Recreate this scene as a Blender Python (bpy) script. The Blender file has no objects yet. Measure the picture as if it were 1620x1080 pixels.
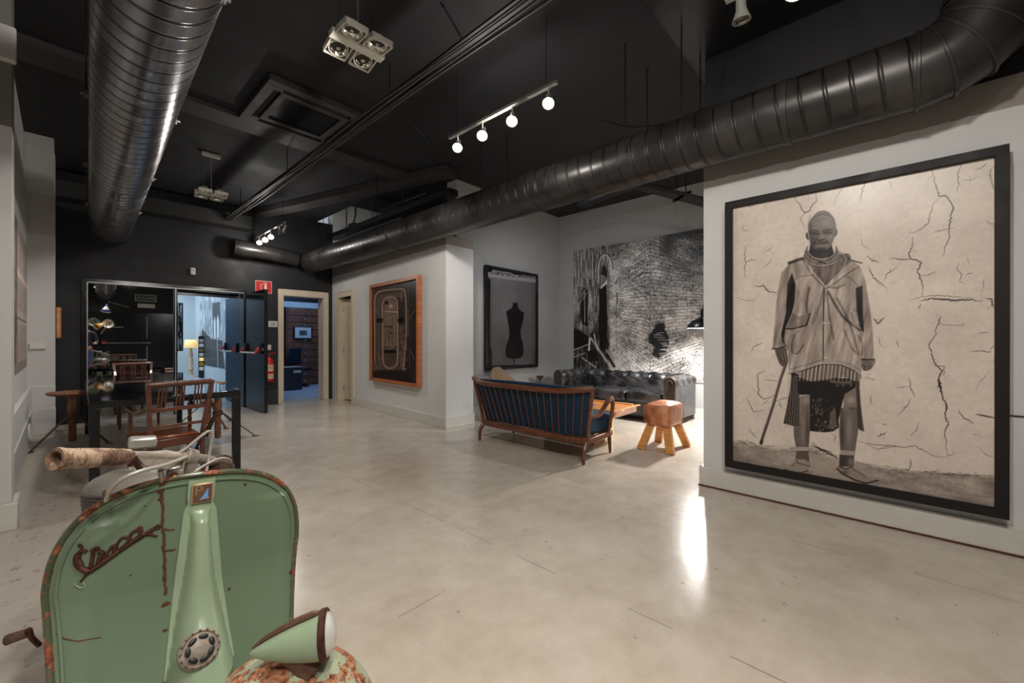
import bpy, bmesh, math, random
import numpy as np
from mathutils import Vector, Matrix
R = math.radians
SC = bpy.context.scene
COL = SC.collection
# ------------------------------------------------------------------ camera, world, exposure
YAW, FPX, CX, HZ, CH = R(47.6), 652.5, 810.0, 539.0, 1.2
cd = bpy.data.cameras.new('camera'); cam = bpy.data.objects.new('camera', cd); COL.objects.link(cam)
cam.location = (0, 0, CH); cam.rotation_euler = (R(90), 0, -YAW)
cd.sensor_width = 36; cd.lens = 36 * FPX / 1620; cd.shift_y = (540 - HZ) / -1620; cd.clip_start = .02
SC.camera = cam
SC.view_settings.view_transform = 'Standard'; SC.view_settings.look = 'None'
SC.view_settings.exposure = 0.45; SC.view_settings.gamma = 1.0
w = bpy.data.worlds.new('world'); SC.world = w; w.use_nodes = True
w.node_tree.nodes['Background'].inputs[0].default_value = (.75, .85, 1, 1)
w.node_tree.nodes['Background'].inputs[1].default_value = .3
CEIL = 3.62
def ray(px):
    u = (px - CX) / FPX
    return math.sin(YAW) + u * math.cos(YAW), math.cos(YAW) - u * math.sin(YAW)
def at(px, py, Y=None, X=None, z=None, line=None):
    """world point seen at a photo pixel, on a plane Y=, X=, z= or the vertical plane X = a + b*Y"""
    rx, ry = ray(px)
    if z is not None: t = (CH - z) * FPX / (py - HZ)
    elif Y is not None: t = Y / ry
    elif X is not None: t = X / rx
    else: a, b = line; t = a / (rx - b * ry)
    return Vector((rx * t, ry * t, CH - (py - HZ) / FPX * t))
def lamp(kind, name, loc, energy, color=(1, 1, 1), size=.1, target=None, angle=None, blend=.5, parent=None, sy=None):
    l = bpy.data.lights.new(name, kind); l.energy = energy; l.color = color
    if kind == 'AREA':
        l.size = size
        if sy: l.shape = 'RECTANGLE'; l.size_y = sy
    else: l.shadow_soft_size = size
    if kind == 'SPOT': l.spot_size = R(angle or 100); l.spot_blend = blend
    o = bpy.data.objects.new(name, l); COL.objects.link(o); o.location = loc
    if target is not None:
        o.rotation_euler = (Vector(target) - Vector(loc)).to_track_quat('-Z', 'Y').to_euler()
    return o
WARM = (1, .945, .88); NEUT = (1, .955, .90); COOL = (.55, .78, 1)
# the pendant of the lounge: the lamp that throws the long shadows through the opening
lamp('SPOT', 'pendant_light', (5.69, 1.78, 1.45), 185, (1, .985, .97), .06, (5.69, 1.78, 0), 176, .04)
# spots of the ceiling tracks and hanging fixtures, with added fills among them
lamp('SPOT', 'track_spot_light', (.78, .25, 3.03), 84, WARM, .07, (3.4, .1, 1.3), 125, .9)  # lamp behind the portrait glare, also main fill, on the added track
lamp('SPOT', 'track_spot_light', (.76, -.35, 3.03), 100, WARM, .07, (1.7, .6, 0), 150, .9)  # fill for the near floor, added on the unseen track
lamp('SPOT', 'track_spot_light', (.74, .55, 3.03), 75, WARM, .07, (-.3, 3.4, 0), 140, .9)  # fill for the left side, added on the unseen track
lamp('POINT', 'track_spot_light', (2.40, 2.35, 2.80), 16, WARM, .07)
lamp('POINT', 'track_spot_light', (2.38, 7.75, 2.80), 20, NEUT, .06)
lamp('SPOT', 'track_spot_light', (2.38, 3.0, 2.85), 95, WARM, .07, (3.5, 6.0, 1.5), 80, .9)
lamp('SPOT', 'track_spot_light', (2.36, 7.3, 2.80), 36, NEUT, .06, (1.6, 6.0, 0), 150, .9)
lamp('SPOT', 'fixture_light', (1.15, 5.8, 3.02), 70, NEUT, .12, (.2, 6.2, .4), 150, .9)
lamp('SPOT', 'fixture_light', (1.15, 2.5, 3.02), 60, NEUT, .12, (-.4, 4.4, .8), 150, .9)
lamp('SPOT', 'fixture_light', (1.1, 2.4, 3.02), 85, NEUT, .12, (.1, .6, .8), 80, .9)  # extra fill added at the fixture for the scooter's back and the person
lamp('SPOT', 'lounge_fill_light', (4.6, 3.1, 3.3), 70, (.9, .95, 1), .15, (5.6, 3.6, .6), 160, .9)  # fill added to brighten the lounge, no fixture hangs here
lamp('SPOT', 'rear_fill_light', (-.3, -.6, 3.2), 130, WARM, .1, (-.2, -1.0, 0), 150, .9)  # fill added to brighten the mirrored person, no fixture hangs here
# cool rooms behind the doors
lamp('AREA', 'gallery_light', (1.5, 15.5, 3.2), 120, (.66, .83, 1), 1.6, (1.5, 15.5, 0), sy=5)
lamp('AREA', 'vestibule_light', (1.3, 10.2, 2.5), 14, COOL, .6, (1.7, 10, 0))
lamp('AREA', 'office_light', (4.2, 10.3, 3.0), 34, (.3, .55, 1), .8, (4.0, 10.6, 0))

# ------------------------------------------------------------------ materials
MATS = {}
def srgb(c):
    return tuple(((v / 255) / 12.92 if v <= 10.3 else (((v / 255) + .055) / 1.055) ** 2.4) for v in c)
class NT:
    def __init__(s, name):
        s.m = bpy.data.materials.new(name); s.m.use_nodes = True; s.n = s.m.node_tree.nodes; s.l = s.m.node_tree.links
        s.b = s.n['Principled BSDF']; MATS[name] = s.m
    def new(s, t, **k):
        o = s.n.new(t)
        for a, v in k.items(): setattr(o, a, v)
        return o
    def set(s, node, **k):
        for a, v in k.items():
            i = node.inputs[a.replace('_', ' ')] if isinstance(a, str) else node.inputs[a]
            if hasattr(v, 'is_output'): s.l.new(v, i)
            elif isinstance(v, tuple) and len(v) == 3 and i.type == 'RGBA': i.default_value = (*v, 1)
            else: i.default_value = v
        return node
    def coord(s, out='Object'): return s.new('ShaderNodeTexCoord').outputs[out]
    def noise(s, scale, detail=4, vec=None, rough=.55, dist=0, sc3=None):
        n = s.new('ShaderNodeTexNoise'); v = vec or s.coord()
        if sc3:
            mp = s.new('ShaderNodeMapping'); s.l.new(v, mp.inputs[0]); mp.inputs['Scale'].default_value = sc3; v = mp.outputs[0]
        s.l.new(v, n.inputs['Vector'])
        n.inputs['Scale'].default_value = scale; n.inputs['Detail'].default_value = detail
        n.inputs['Roughness'].default_value = rough; n.inputs['Distortion'].default_value = dist
        return n.outputs['Fac']
    def ramp(s, fac, pts, const=False):
        r = s.new('ShaderNodeValToRGB'); e = r.color_ramp.elements
        if const: r.color_ramp.interpolation = 'CONSTANT'
        while len(e) < len(pts): e.new(.5)
        for i, (p, c) in enumerate(pts):
            e[i].position = p; e[i].color = (*c, 1) if isinstance(c, tuple) else (c, c, c, 1)
        s.l.new(fac, r.inputs[0]); return r.outputs[0]
    def mix(s, fac, a, b):
        m = s.new('ShaderNodeMix', data_type='RGBA')
        for i, v in ((0, fac), (6, a), (7, b)):
            if hasattr(v, 'is_output'): s.l.new(v, m.inputs[i])
            elif isinstance(v, tuple): m.inputs[i].default_value = (*v, 1)
            else: m.inputs[i].default_value = v
        return m.outputs[2]
    def math(s, op, a, b=0.0, c=None):
        m = s.new('ShaderNodeMath', operation=op)
        for i, v in enumerate((a, b, c)):
            if v is None: continue
            if hasattr(v, 'is_output'): s.l.new(v, m.inputs[i])
            else: m.inputs[i].default_value = v
        return m.outputs[0]
    def bump(s, h, strength=.3, dist=.01):
        b = s.new('ShaderNodeBump'); s.l.new(h, b.inputs['Height']); b.inputs['Strength'].default_value = strength
        b.inputs['Distance'].default_value = dist; s.l.new(b.outputs[0], s.b.inputs['Normal'])
    def bs(s, **k): return s.set(s.b, **k)
def plain(name, rgb, rough=.5, metal=0, var=.08, scale=8, bump=0, coat=0, emit=None, es=0, spec=.5, sc3=None):
    t = NT(name); c = srgb(rgb)
    lo = tuple(v * (1 - var) for v in c); hi = tuple(min(1, v * (1 + var)) for v in c)
    f = t.noise(scale, 5, sc3=sc3)
    t.bs(Base_Color=t.ramp(f, [(.3, lo), (.7, hi)]), Metallic=metal)
    t.bs(Roughness=t.ramp(f, [(.3, max(0, rough * .85)), (.7, min(1, rough * 1.15))]))
    t.b.inputs['Coat Weight'].default_value = coat; t.b.inputs['Specular IOR Level'].default_value = spec
    t.b.inputs['Coat Roughness'].default_value = .08
    if bump: t.bump(t.noise(scale * 5, 4), bump, .004)
    if emit: t.bs(Emission_Color=srgb(emit), Emission_Strength=es)
    return t.m
def wood(name, dark, light, rough=.35, scale=3, axis=(1, 1, 12), coat=.2):
    t = NT(name)
    f = t.noise(scale, 6, sc3=axis, dist=.6); g = t.noise(scale * 9, 3, sc3=axis)
    m = t.math('ADD', t.math('MULTIPLY', f, .7), t.math('MULTIPLY', g, .3))
    t.bs(Base_Color=t.ramp(m, [(.32, srgb(dark)), (.62, srgb(light))]), Roughness=rough)
    t.b.inputs['Coat Weight'].default_value = coat
    t.bump(m, .12, .003); return t.m
def make_materials():
    # wall colour: white below 2.52 m, darker taupe above, wavy edge
    def wall(name, lo, hi, zline=2.52):
        t = NT(name); geo = t.new('ShaderNodeNewGeometry').outputs['Position']
        sp = t.new('ShaderNodeSeparateXYZ'); t.l.new(geo, sp.inputs[0])
        n1 = t.noise(2.2, 5, geo); n2 = t.noise(25, 3, geo)
        z = t.math('ADD', sp.outputs['Z'], t.math('MULTIPLY', t.math('SUBTRACT', t.noise(9, 4, geo), .5), .03))
        c1 = t.ramp(n1, [(.3, tuple(v * .95 for v in srgb(lo))), (.7, srgb(lo))])
        c2 = t.ramp(n1, [(.3, tuple(v * .92 for v in srgb(hi))), (.7, srgb(hi))])
        t.bs(Base_Color=t.mix(t.math('GREATER_THAN', z, zline), c1, c2), Roughness=.62)
        t.bump(t.math('ADD', n2, n1), .08, .004); return t.m
    wall('white_wall', (212, 211, 209), (150, 142, 135))
    wall('white_wall_plain', (206, 204, 200), (206, 204, 200), 9)
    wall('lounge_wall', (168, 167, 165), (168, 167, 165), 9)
    wall('pier_wall', (206, 205, 201), (128, 124, 120), 2.56)
    plain('skirting', (206, 203, 196), .4, var=.04)
    plain('black_wall', (23, 23, 26), .55, var=.15, scale=3, bump=.1)
    plain('plinth_black', (44, 43, 43), .5, var=.15)
    plain('ceiling_black', (29, 29, 32), .75, var=.25, scale=1.5, bump=.2)
    plain('ceiling_panel', (25, 25, 27), .28, var=.3, scale=1.2)
    plain('beam_grey', (56, 54, 54), .6, var=.15, scale=2)
    plain('beam_dark', (40, 39, 38), .6, var=.15, scale=2)
    plain('cable_black', (16, 16, 17), .45)
    plain('black_metal', (24, 24, 26), .3, var=.1)
    plain('frame_black', (26, 23, 22), .55, var=.1, spec=.3)
    plain('door_black', (20, 22, 25), .18, var=.1)
    plain('door_blue', (30, 62, 88), .35, var=.08, scale=2)
    plain('chrome', (190, 188, 184), .22, 1)
    plain('steel_grey', (170, 168, 160), .35, .6)
    plain('lamp_body', (196, 192, 180), .45, .2)
    plain('lamp_glass', (220, 214, 200), .12, 1, var=.3, scale=40)
    plain('bulb_on', (255, 250, 240), .3, emit=(255, 248, 236), es=38)
    plain('bulb_dim', (255, 250, 240), .3, emit=(255, 248, 236), es=6)
    plain('shade_inner', (235, 232, 225), .5, emit=(255, 244, 228), es=3)
    plain('red_plastic', (205, 30, 22), .35)
    plain('white_plastic', (215, 213, 206), .4)
    plain('cream_wood', (214, 200, 176), .45, var=.05, scale=5, bump=.06)
    plain('blue_fabric', (13, 48, 72), .85, var=.25, scale=60, bump=.5)
    plain('dark_fabric', (16, 22, 36), .9, var=.3, scale=60, bump=.4)
    plain('cable_grey', (168, 163, 152), .45, .3)
    wood('settee_wood', (62, 32, 20), (124, 70, 42), .3)
    wood('chair_wood', (56, 30, 20), (112, 62, 40), .28)
    wood('chair_seat', (112, 54, 26), (164, 86, 44), .25, axis=(1, 8, 1))
    wood('pine', (188, 116, 52), (226, 164, 96), .4, axis=(1, 1, 9))
    wood('slab_wood', (168, 96, 46), (222, 150, 86), .3, axis=(8, 1, 1))
    wood('pale_ply', (196, 164, 116), (222, 194, 150), .5)
    wood('frame_wood', (150, 84, 44), (190, 118, 70), .4)
    wood('cabinet_wood', (70, 38, 26), (118, 70, 48), .4, axis=(10, 1, 1))
    wood('stool_wood', (92, 56, 38), (146, 98, 68), .6, axis=(6, 1, 1), coat=0)
    plain('tan_fabric', (140, 116, 92), .9, var=.08, scale=30, bump=.3)
    # black leather, worn on the seat
    t = NT('black_leather'); n = t.noise(3.5, 6); v = t.new('ShaderNodeTexVoronoi'); t.l.new(t.coord(), v.inputs[0]); v.inputs['Scale'].default_value = 130
    t.bs(Base_Color=t.ramp(n, [(.40, srgb((26, 26, 28))), (.72, srgb((88, 86, 85)))]), Roughness=t.ramp(n, [(.35, .22), (.7, .42)]))
    t.b.inputs['Coat Weight'].default_value = .3; t.bump(v.outputs['Distance'], .12, .002)
    t = NT('tan_leather'); n = t.noise(7, 6, rough=.65)
    t.bs(Base_Color=t.ramp(n, [(.3, srgb((132, 70, 42))), (.5, srgb((190, 118, 78))), (.72, srgb((220, 164, 126)))]), Roughness=t.ramp(n, [(.3, .25), (.7, .5)]))
    t.bump(t.noise(40, 5), .2, .003)
    # rusty iron
    t = NT('rusty_iron'); n = t.noise(30, 6, rough=.7)
    t.bs(Base_Color=t.ramp(n, [(.3, srgb((44, 32, 28))), (.5, srgb((92, 68, 56))), (.7, srgb((126, 100, 86)))]), Roughness=.75, Metallic=.25); t.bump(n, .4, .003)
    # spiral duct: dark lock seam winding round the tube
    for nm, c0, c1, ro, me, pitch in (('duct_steel', (128, 128, 130), (164, 163, 165), .24, .9, .125), ('duct_black', (50, 48, 47), (74, 71, 69), .34, .55, .125), ('duct_plain', (50, 48, 47), (74, 71, 69), .34, .55, 0)):
        t = NT(nm); n = t.noise(4, 5)
        base = t.ramp(n, [(.3, srgb(c0)), (.7, srgb(c1))])
        if pitch:
            sp = t.new('ShaderNodeSeparateXYZ'); t.l.new(t.coord(), sp.inputs[0])
            an = t.math('DIVIDE', t.math('ARCTAN2', sp.outputs[0], sp.outputs[2]), 2 * math.pi)
            f = t.math('FRACT', t.math('SUBTRACT', t.math('DIVIDE', sp.outputs[1], pitch), an))
            e = t.math('ABSOLUTE', t.math('SUBTRACT', f, .5)); sw = .07 if me > .8 else .03; seam = t.ramp(e, [(.0, 1.), (sw, 1.), (sw + .02, 0.)]); ridge = t.ramp(e, [(sw + .01, 0.), (sw + .04, 1.), (sw + .07, 0.)])
            base = t.mix(seam, base, srgb((14, 13, 13))); t.bump(t.math('SUBTRACT', ridge, seam), .5, .006)
            t.bs(Metallic=t.math('SUBTRACT', me, t.math('MULTIPLY', seam, me)))
        else: t.bs(Metallic=me)
        t.bs(Base_Color=base, Roughness=t.ramp(n, [(.3, ro * .8), (.7, ro * 1.3)]))
    # mirror leaf and glossy table
    t = NT('mirror_black'); t.bs(Base_Color=(.70, .71, .73), Metallic=1.0, Roughness=.015)
    t.bump(t.noise(1.4, 2), .015, .01)
    t = NT('table_gloss'); t.bs(Base_Color=srgb((8, 8, 10)), Roughness=.04); t.b.inputs['IOR'].default_value = 1.9
    # scooter paint with rust
    def scooter(name, green, thr, fine=14, rl=1.0):
        t = NT(name); n = t.noise(fine, 7, rough=.7); n2 = t.noise(3, 4); n3 = t.noise(70, 4)
        f = t.math('ADD', t.math('MULTIPLY', n, .75), t.math('MULTIPLY', n2, .25))
        g = t.ramp(n2, [(.3, tuple(v * .88 for v in srgb(green))), (.7, srgb(green))])
        rust = t.ramp(n3, [(.35, srgb((84, 36, 22))), (.6, srgb((150 + 30 * (rl > 1), 84 + 36 * (rl > 1), 52 + 30 * (rl > 1)))), (.75, srgb((200, 156, 124)))])
        msk = t.ramp(f, [(thr, 0.), (thr + .012, 1.)])
        t.bs(Base_Color=t.mix(msk, g, rust), Roughness=t.ramp(msk, [(0, .27), (1, .8)]))
        t.b.inputs['Coat Weight'].default_value = .15
        t.bump(t.math('MULTIPLY', msk, n3), .5, .002); return t
    scooter('scooter_green', (104, 122, 97), .645)
    scooter('scooter_green_lit', (146, 164, 134), .66)  # brighter copy of the green, light painted into the colour
    scooter('scooter_rust', (166, 174, 146), .50, 12, 2)
    scooter('scooter_rim', (78, 84, 60), .535, 24)
    plain('rust_flat', (88, 46, 30), .8, var=.45, scale=60, bump=.5)
    plain('dark_rust', (72, 40, 30), .55, .5, var=.4, scale=50, bump=.3)
    plain('badge_brown', (104, 76, 60), .5, .4, var=.2, scale=60)
    plain('badge_blue', (96, 150, 196), .4)
    plain('badge_gold', (170, 140, 104), .4, .5)
    t = NT('grip_worn'); n = t.noise(22, 7, rough=.75, sc3=(1, 1, .5)); v = t.new('ShaderNodeTexVoronoi', feature='DISTANCE_TO_EDGE'); t.l.new(t.coord(), v.inputs[0]); v.inputs['Scale'].default_value = 46; t.l.new(t.math('ADD', t.noise(20, 3), 0), v.inputs['Randomness'])
    ck = t.ramp(v.outputs['Distance'], [(.0, .3), (.03, 1.)])
    t.bs(Base_Color=t.mix(ck, srgb((58, 38, 28)), t.ramp(n, [(.38, srgb((78, 54, 42))), (.48, srgb((128, 98, 78))), (.56, srgb((176, 152, 126)))])), Roughness=.8); t.bump(ck, .5, .003)
    plain('grille_pale', (146, 134, 122), .55, .2, var=.3, scale=30, bump=.3)
    plain('grime_metal', (150, 140, 128), .5, .35, var=.35, scale=25, bump=.3)
    plain('rubber_black', (26, 25, 25), .7, var=.2, scale=20, bump=.2)
    plain('saddle_grey', (112, 107, 99), .30, var=.2, scale=6, bump=.1)
    plain('saddle_edge', (72, 64, 62), .45, var=.25, scale=10)
    t = NT('headlamp_glass'); t.bs(Base_Color=(.85, .82, .76), Roughness=.12, Transmission_Weight=.35); t.b.inputs['Coat Weight'].default_value = 1
    plain('skin', (198, 148, 122), .6, var=.05); plain('navy_cloth', (28, 34, 48), .9); plain('jeans', (62, 78, 122), .85, var=.15, scale=40)
    plain('hair_brown', (92, 48, 28), .7); plain('shade_blue', (20, 40, 120), .3); plain('shade_yellow', (196, 138, 40), .3)
    plain('shade_green', (108, 132, 118), .3); plain('shade_white', (190, 186, 168), .35)
    plain('extinguisher_red', (200, 28, 20), .25); plain('label_cream', (226, 214, 180), .5, var=.2, scale=40)
    plain('sign_red', (206, 34, 30), .4, var=.03); plain('sign_white', (226, 222, 212), .5, var=.03)
    plain('sign_green', (170, 188, 160), .5, var=.05); plain('lampshade_cream', (228, 206, 150), .8, emit=(255, 214, 140), es=.5)
    plain('paper', (176, 176, 174), .7); plain('photo_grey', (66, 68, 70), .5, var=.5, scale=20)
    plain('box_dark', (24, 30, 40), .4); plain('gallery_wall', (196, 204, 208), .7, var=.03); plain('gallery_floor', (150, 158, 164), .35)
    plain('office_floor', (150, 150, 156), .5, var=.1); plain('magazine_blue', (60, 88, 150), .3, var=.5, scale=30)
    # the painted floor: joints, scratches, stains; bare and worn beside the left wall
    t = NT('floor_paint'); geo = t.new('ShaderNodeNewGeometry').outputs['Position']
    sp = t.new('ShaderNodeSeparateXYZ'); t.l.new(geo, sp.inputs[0]); X, Y = sp.outputs[0], sp.outputs[1]
    big = t.noise(1.1, 5, geo); mid = t.noise(7, 6, geo, .65); fin = t.noise(85, 4, geo, .6)
    base = t.ramp(t.math('ADD', t.math('MULTIPLY', big, .6), t.math('MULTIPLY', mid, .4)), [(.35, srgb((176, 164, 148))), (.65, srgb((202, 192, 178)))])
    # sparse chips
    vor = t.new('ShaderNodeTexVoronoi'); t.l.new(geo, vor.inputs[0]); vor.inputs['Scale'].default_value = 7
    chips = t.math('MULTIPLY', t.math('LESS_THAN', vor.outputs['Distance'], .085), t.math('GREATER_THAN', t.noise(95, 4, geo, .8), .53))
    wob = t.math('MULTIPLY', t.math('SUBTRACT', t.noise(3, 4, geo), .5), .02)
    def joint(c, step, off, width=.0028):
        v = t.math('ABSOLUTE', t.math('SUBTRACT', t.math('FRACT', t.math('DIVIDE', t.math('ADD', t.math('ADD', c, wob), off), step)), .5))
        return t.math('LESS_THAN', v, width / step)
    jm = t.math('MAXIMUM', t.math('MULTIPLY', joint(X, 1.25, .155), t.math('GREATER_THAN', t.noise(2.3, 5, geo), .49)), t.math('MULTIPLY', joint(Y, 1.25, .3), t.math('GREATER_THAN', t.noise(2.9, 4, geo), .60)))
    # worn strip along the left wall
    wear = t.math('MULTIPLY', t.math('LESS_THAN', t.math('ADD', X, t.math('MULTIPLY', t.math('SUBTRACT', t.noise(4, 5, geo), .5), .5)), .12), t.math('GREATER_THAN', t.noise(16, 7, geo, .75), .585))
    dk = t.math('MAXIMUM', t.math('MULTIPLY', chips, .8), t.math('MAXIMUM', t.math('MULTIPLY', jm, .65), t.math('MULTIPLY', wear, .45)))
    grey = t.math('LESS_THAN', t.math('ADD', X, t.math('MULTIPLY', t.math('SUBTRACT', t.noise(2, 3, geo), .5), .3)), .05)
    b2 = t.mix(t.math('MULTIPLY', grey, .5), base, srgb((168, 160, 152)))
    t.bs(Base_Color=t.mix(dk, b2, srgb((78, 64, 54))), Specular_IOR_Level=.55)
    t.bs(Roughness=t.math('ADD', t.ramp(t.math('ADD', t.math('MULTIPLY', big, .5), t.math('MULTIPLY', mid, .5)), [(.35, .15), (.65, .25)]), t.math('MULTIPLY', t.math('MAXIMUM', dk, t.math('MULTIPLY', grey, .4)), .5)))
    t.bump(t.math('ADD', t.math('MULTIPLY', fin, .6), t.math('ADD', t.math('MULTIPLY', mid, .7), t.math('MULTIPLY', dk, -1.2))), .22, .004)
make_materials()
M = MATS
# ------------------------------------------------------------------ mesh helpers
class MB:
    def __init__(s): s.v = []; s.f = []
    def add(s, vs, fs, mat=None):
        b = len(s.v); s.v += [tuple(mat @ Vector(p)) if mat else tuple(p) for p in vs]; s.f += [tuple(b + i for i in f) for f in fs]; return s
    def box(s, c, d, rot=None):
        x, y, z = (k / 2 for k in d); vs = [(a * x, b * y, e * z) for a in (-1, 1) for b in (-1, 1) for e in (-1, 1)]
        m = Matrix.Translation(c) @ (rot.to_4x4() if rot else Matrix.Identity(4))
        return s.add(vs, [(0, 1, 3, 2), (4, 6, 7, 5), (0, 4, 5, 1), (2, 3, 7, 6), (0, 2, 6, 4), (1, 5, 7, 3)], m)
    def bb(s, x0, x1, y0, y1, z0, z1): return s.box(((x0 + x1) / 2, (y0 + y1) / 2, (z0 + z1) / 2), (x1 - x0, y1 - y0, z1 - z0))
    def hexa(s, p):  # 8 points: bottom quad then top quad
        return s.add(p, [(3, 2, 1, 0), (4, 5, 6, 7), (0, 1, 5, 4), (1, 2, 6, 5), (2, 3, 7, 6), (3, 0, 4, 7)])
    def beam(s, a, b, w, h, up=(0, 0, 1)):
        a, b = Vector(a), Vector(b); d = (b - a).normalized(); sd = d.cross(Vector(up)).normalized(); u = sd.cross(d).normalized()
        q = [(-w / 2, -h / 2), (w / 2, -h / 2), (w / 2, h / 2), (-w / 2, h / 2)]
        return s.hexa([a + sd * i + u * j for i, j in q] + [b + sd * i + u * j for i, j in q])
    def tube(s, pts, r, n=10, caps=True, flat=1.0, up=None, closed=False):
        pts = [Vector(p) for p in pts]; rs = r if isinstance(r, (list, tuple)) else [r] * len(pts); k = len(pts); b = len(s.v); prev = None
        for i, p in enumerate(pts):
            if closed: t = pts[(i + 1) % k] - pts[i - 1]
            else: t = pts[min(i + 1, k - 1)] - pts[max(i - 1, 0)]
            t.normalize()
            if prev is None:
                a = Vector(up) if up else (Vector((0, 0, 1)) if abs(t.z) < .9 else Vector((1, 0, 0)))
                prev = (a - t * a.dot(t)).normalized()
            else: prev = (prev - t * prev.dot(t)).normalized()
            q = t.cross(prev)
            for j in range(n):
                an = 2 * math.pi * j / n; s.v.append(tuple(p + prev * (math.cos(an) * rs[i] * flat) + q * (math.sin(an) * rs[i])))
        m = k if closed else k - 1
        for i in range(m):
            for j in range(n):
                i2 = (i + 1) % k
                s.f.append((b + i * n + j, b + i * n + (j + 1) % n, b + i2 * n + (j + 1) % n, b + i2 * n + j))
        if caps and not closed:
            s.f.append(tuple(b + j for j in range(n - 1, -1, -1))); s.f.append(tuple(b + (k - 1) * n + j for j in range(n)))
        return s
    def lathe(s, prof, n=24, m=None, caps=True):
        b = len(s.v); m = m or Matrix.Identity(4)
        for r, z in prof:
            for j in range(n):
                an = 2 * math.pi * j / n; s.v.append(tuple(m @ Vector((r * math.cos(an), r * math.sin(an), z))))
        for i in range(len(prof) - 1):
            for j in range(n): s.f.append((b + i * n + j, b + i * n + (j + 1) % n, b + (i + 1) * n + (j + 1) % n, b + (i + 1) * n + j))
        if caps: s.f.append(tuple(b + j for j in range(n - 1, -1, -1))); s.f.append(tuple(b + (len(prof) - 1) * n + j for j in range(n)))
        return s
    def grid(s, fn, nu, nv, closed_u=False):
        b = len(s.v); cu = nu if closed_u else nu + 1
        for j in range(nv + 1):
            for i in range(cu): s.v.append(tuple(fn(i / nu, j / nv)))
        for j in range(nv):
            for i in range(nu):
                i2 = (i + 1) % cu; s.f.append((b + j * cu + i, b + j * cu + i2, b + (j + 1) * cu + i2, b + (j + 1) * cu + i))
        return s
    def prism(s, poly, d, m=None):  # polygon in local xy extruded along z by d
        n = len(poly); m = m or Matrix.Identity(4)
        return s.add([(x, y, 0) for x, y in poly] + [(x, y, d) for x, y in poly], [tuple(range(n - 1, -1, -1)), tuple(range(n, 2 * n))] + [(i, (i + 1) % n, n + (i + 1) % n, n + i) for i in range(n)], m)
    def ball(s, c, r, n=12, m=None):
        rr = r if isinstance(r, (tuple, list)) else (r, r, r); c = Vector(c)
        return s.grid(lambda u, v: c + Vector((rr[0] * math.cos(2 * math.pi * u) * math.sin(math.pi * v), rr[1] * math.sin(2 * math.pi * u) * math.sin(math.pi * v), -rr[2] * math.cos(math.pi * v))), n, max(6, n // 2), True)
    def build(s, name, mat, parent=None, bevel=0, smooth=35, solid=0, subsurf=0, seg=2):
        me = bpy.data.meshes.new(name); me.from_pydata(s.v, [], s.f)
        bm = bmesh.new(); bm.from_mesh(me); bmesh.ops.remove_doubles(bm, verts=bm.verts, dist=1e-6)
        bmesh.ops.dissolve_degenerate(bm, edges=bm.edges, dist=1e-7)
        bmesh.ops.recalc_face_normals(bm, faces=bm.faces); bm.to_mesh(me); bm.free()
        me.materials.append(M[mat] if isinstance(mat, str) else mat)
        if smooth: me.shade_smooth(); me.set_sharp_from_angle(angle=R(smooth))
        o = bpy.data.objects.new(name, me); COL.objects.link(o)
        if parent is not None: o.parent = parent
        if solid: md = o.modifiers.new('solid', 'SOLIDIFY'); md.thickness = solid; md.offset = 0
        if bevel: md = o.modifiers.new('bevel', 'BEVEL'); md.width = bevel; md.segments = seg; md.limit_method = 'ANGLE'; md.angle_limit = R(40); md.harden_normals = False
        if subsurf: md = o.modifiers.new('sub', 'SUBSURF'); md.levels = md.render_levels = subsurf
        return o
def tag(o, label=None, cat=None, group=None, kind=None):
    if label: o['label'] = label
    if cat: o['category'] = cat
    if group: o['group'] = group
    if kind: o['kind'] = kind
    return o
def empty(name, loc=(0, 0, 0), rz=0, label=None, cat=None, group=None, kind=None):
    o = bpy.data.objects.new(name, None); COL.objects.link(o); o.location = loc; o.rotation_euler = (0, 0, rz); o.empty_display_size = .1
    return tag(o, label, cat, group, kind)
def S(o): o['kind'] = 'structure'; return o
def kids(o): return [c for c in bpy.data.objects if c.parent == o]
def copy_tree(o, parent=None):
    c = o.copy(); COL.objects.link(c); c.parent = parent
    for k in kids(o): copy_tree(k, c)
    return c
def frame(o, x, y):  # matrix with origin o and local x,y axes
    x = Vector(x).normalized(); y = Vector(y); y = (y - x * y.dot(x)).normalized(); z = x.cross(y)
    m = Matrix((x, y, z)).transposed().to_4x4(); m.translation = Vector(o); return m
def lerp(a, b, t): return a + (b - a) * t
def spline(pts, n=8, closed=False):
    P = [Vector(p) for p in pts]; out = []; k = len(P)
    for i in range(k if closed else k - 1):
        g = (lambda j: P[j % k]) if closed else (lambda j: P[max(0, min(k - 1, j))])
        a, b, c, d = g(i - 1), g(i), g(i + 1), g(i + 2)
        for s_ in range(n):
            t = s_ / n; out.append(.5 * ((2 * b) + (c - a) * t + (2 * a - 5 * b + 4 * c - d) * t * t + (3 * b - a - 3 * c + d) * t ** 3))
    if not closed: out.append(P[-1])
    return out
def text(name, body, size, mat, m, parent=None, depth=.001, align='CENTER', bold=0):
    cu = bpy.data.curves.new(name, 'FONT'); cu.body = body; cu.size = size; cu.extrude = depth; cu.align_x = align; cu.align_y = 'CENTER'; cu.offset = bold
    t = bpy.data.objects.new(name, cu); COL.objects.link(t)
    dg = bpy.context.evaluated_depsgraph_get(); me = bpy.data.meshes.new_from_object(t.evaluated_get(dg))
    bpy.data.objects.remove(t); bpy.data.curves.remove(cu)
    me.transform(m); me.materials.clear(); me.materials.append(M[mat]); o = bpy.data.objects.new(name, me); COL.objects.link(o)
    if parent is not None: o.parent = parent
    return o
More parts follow.
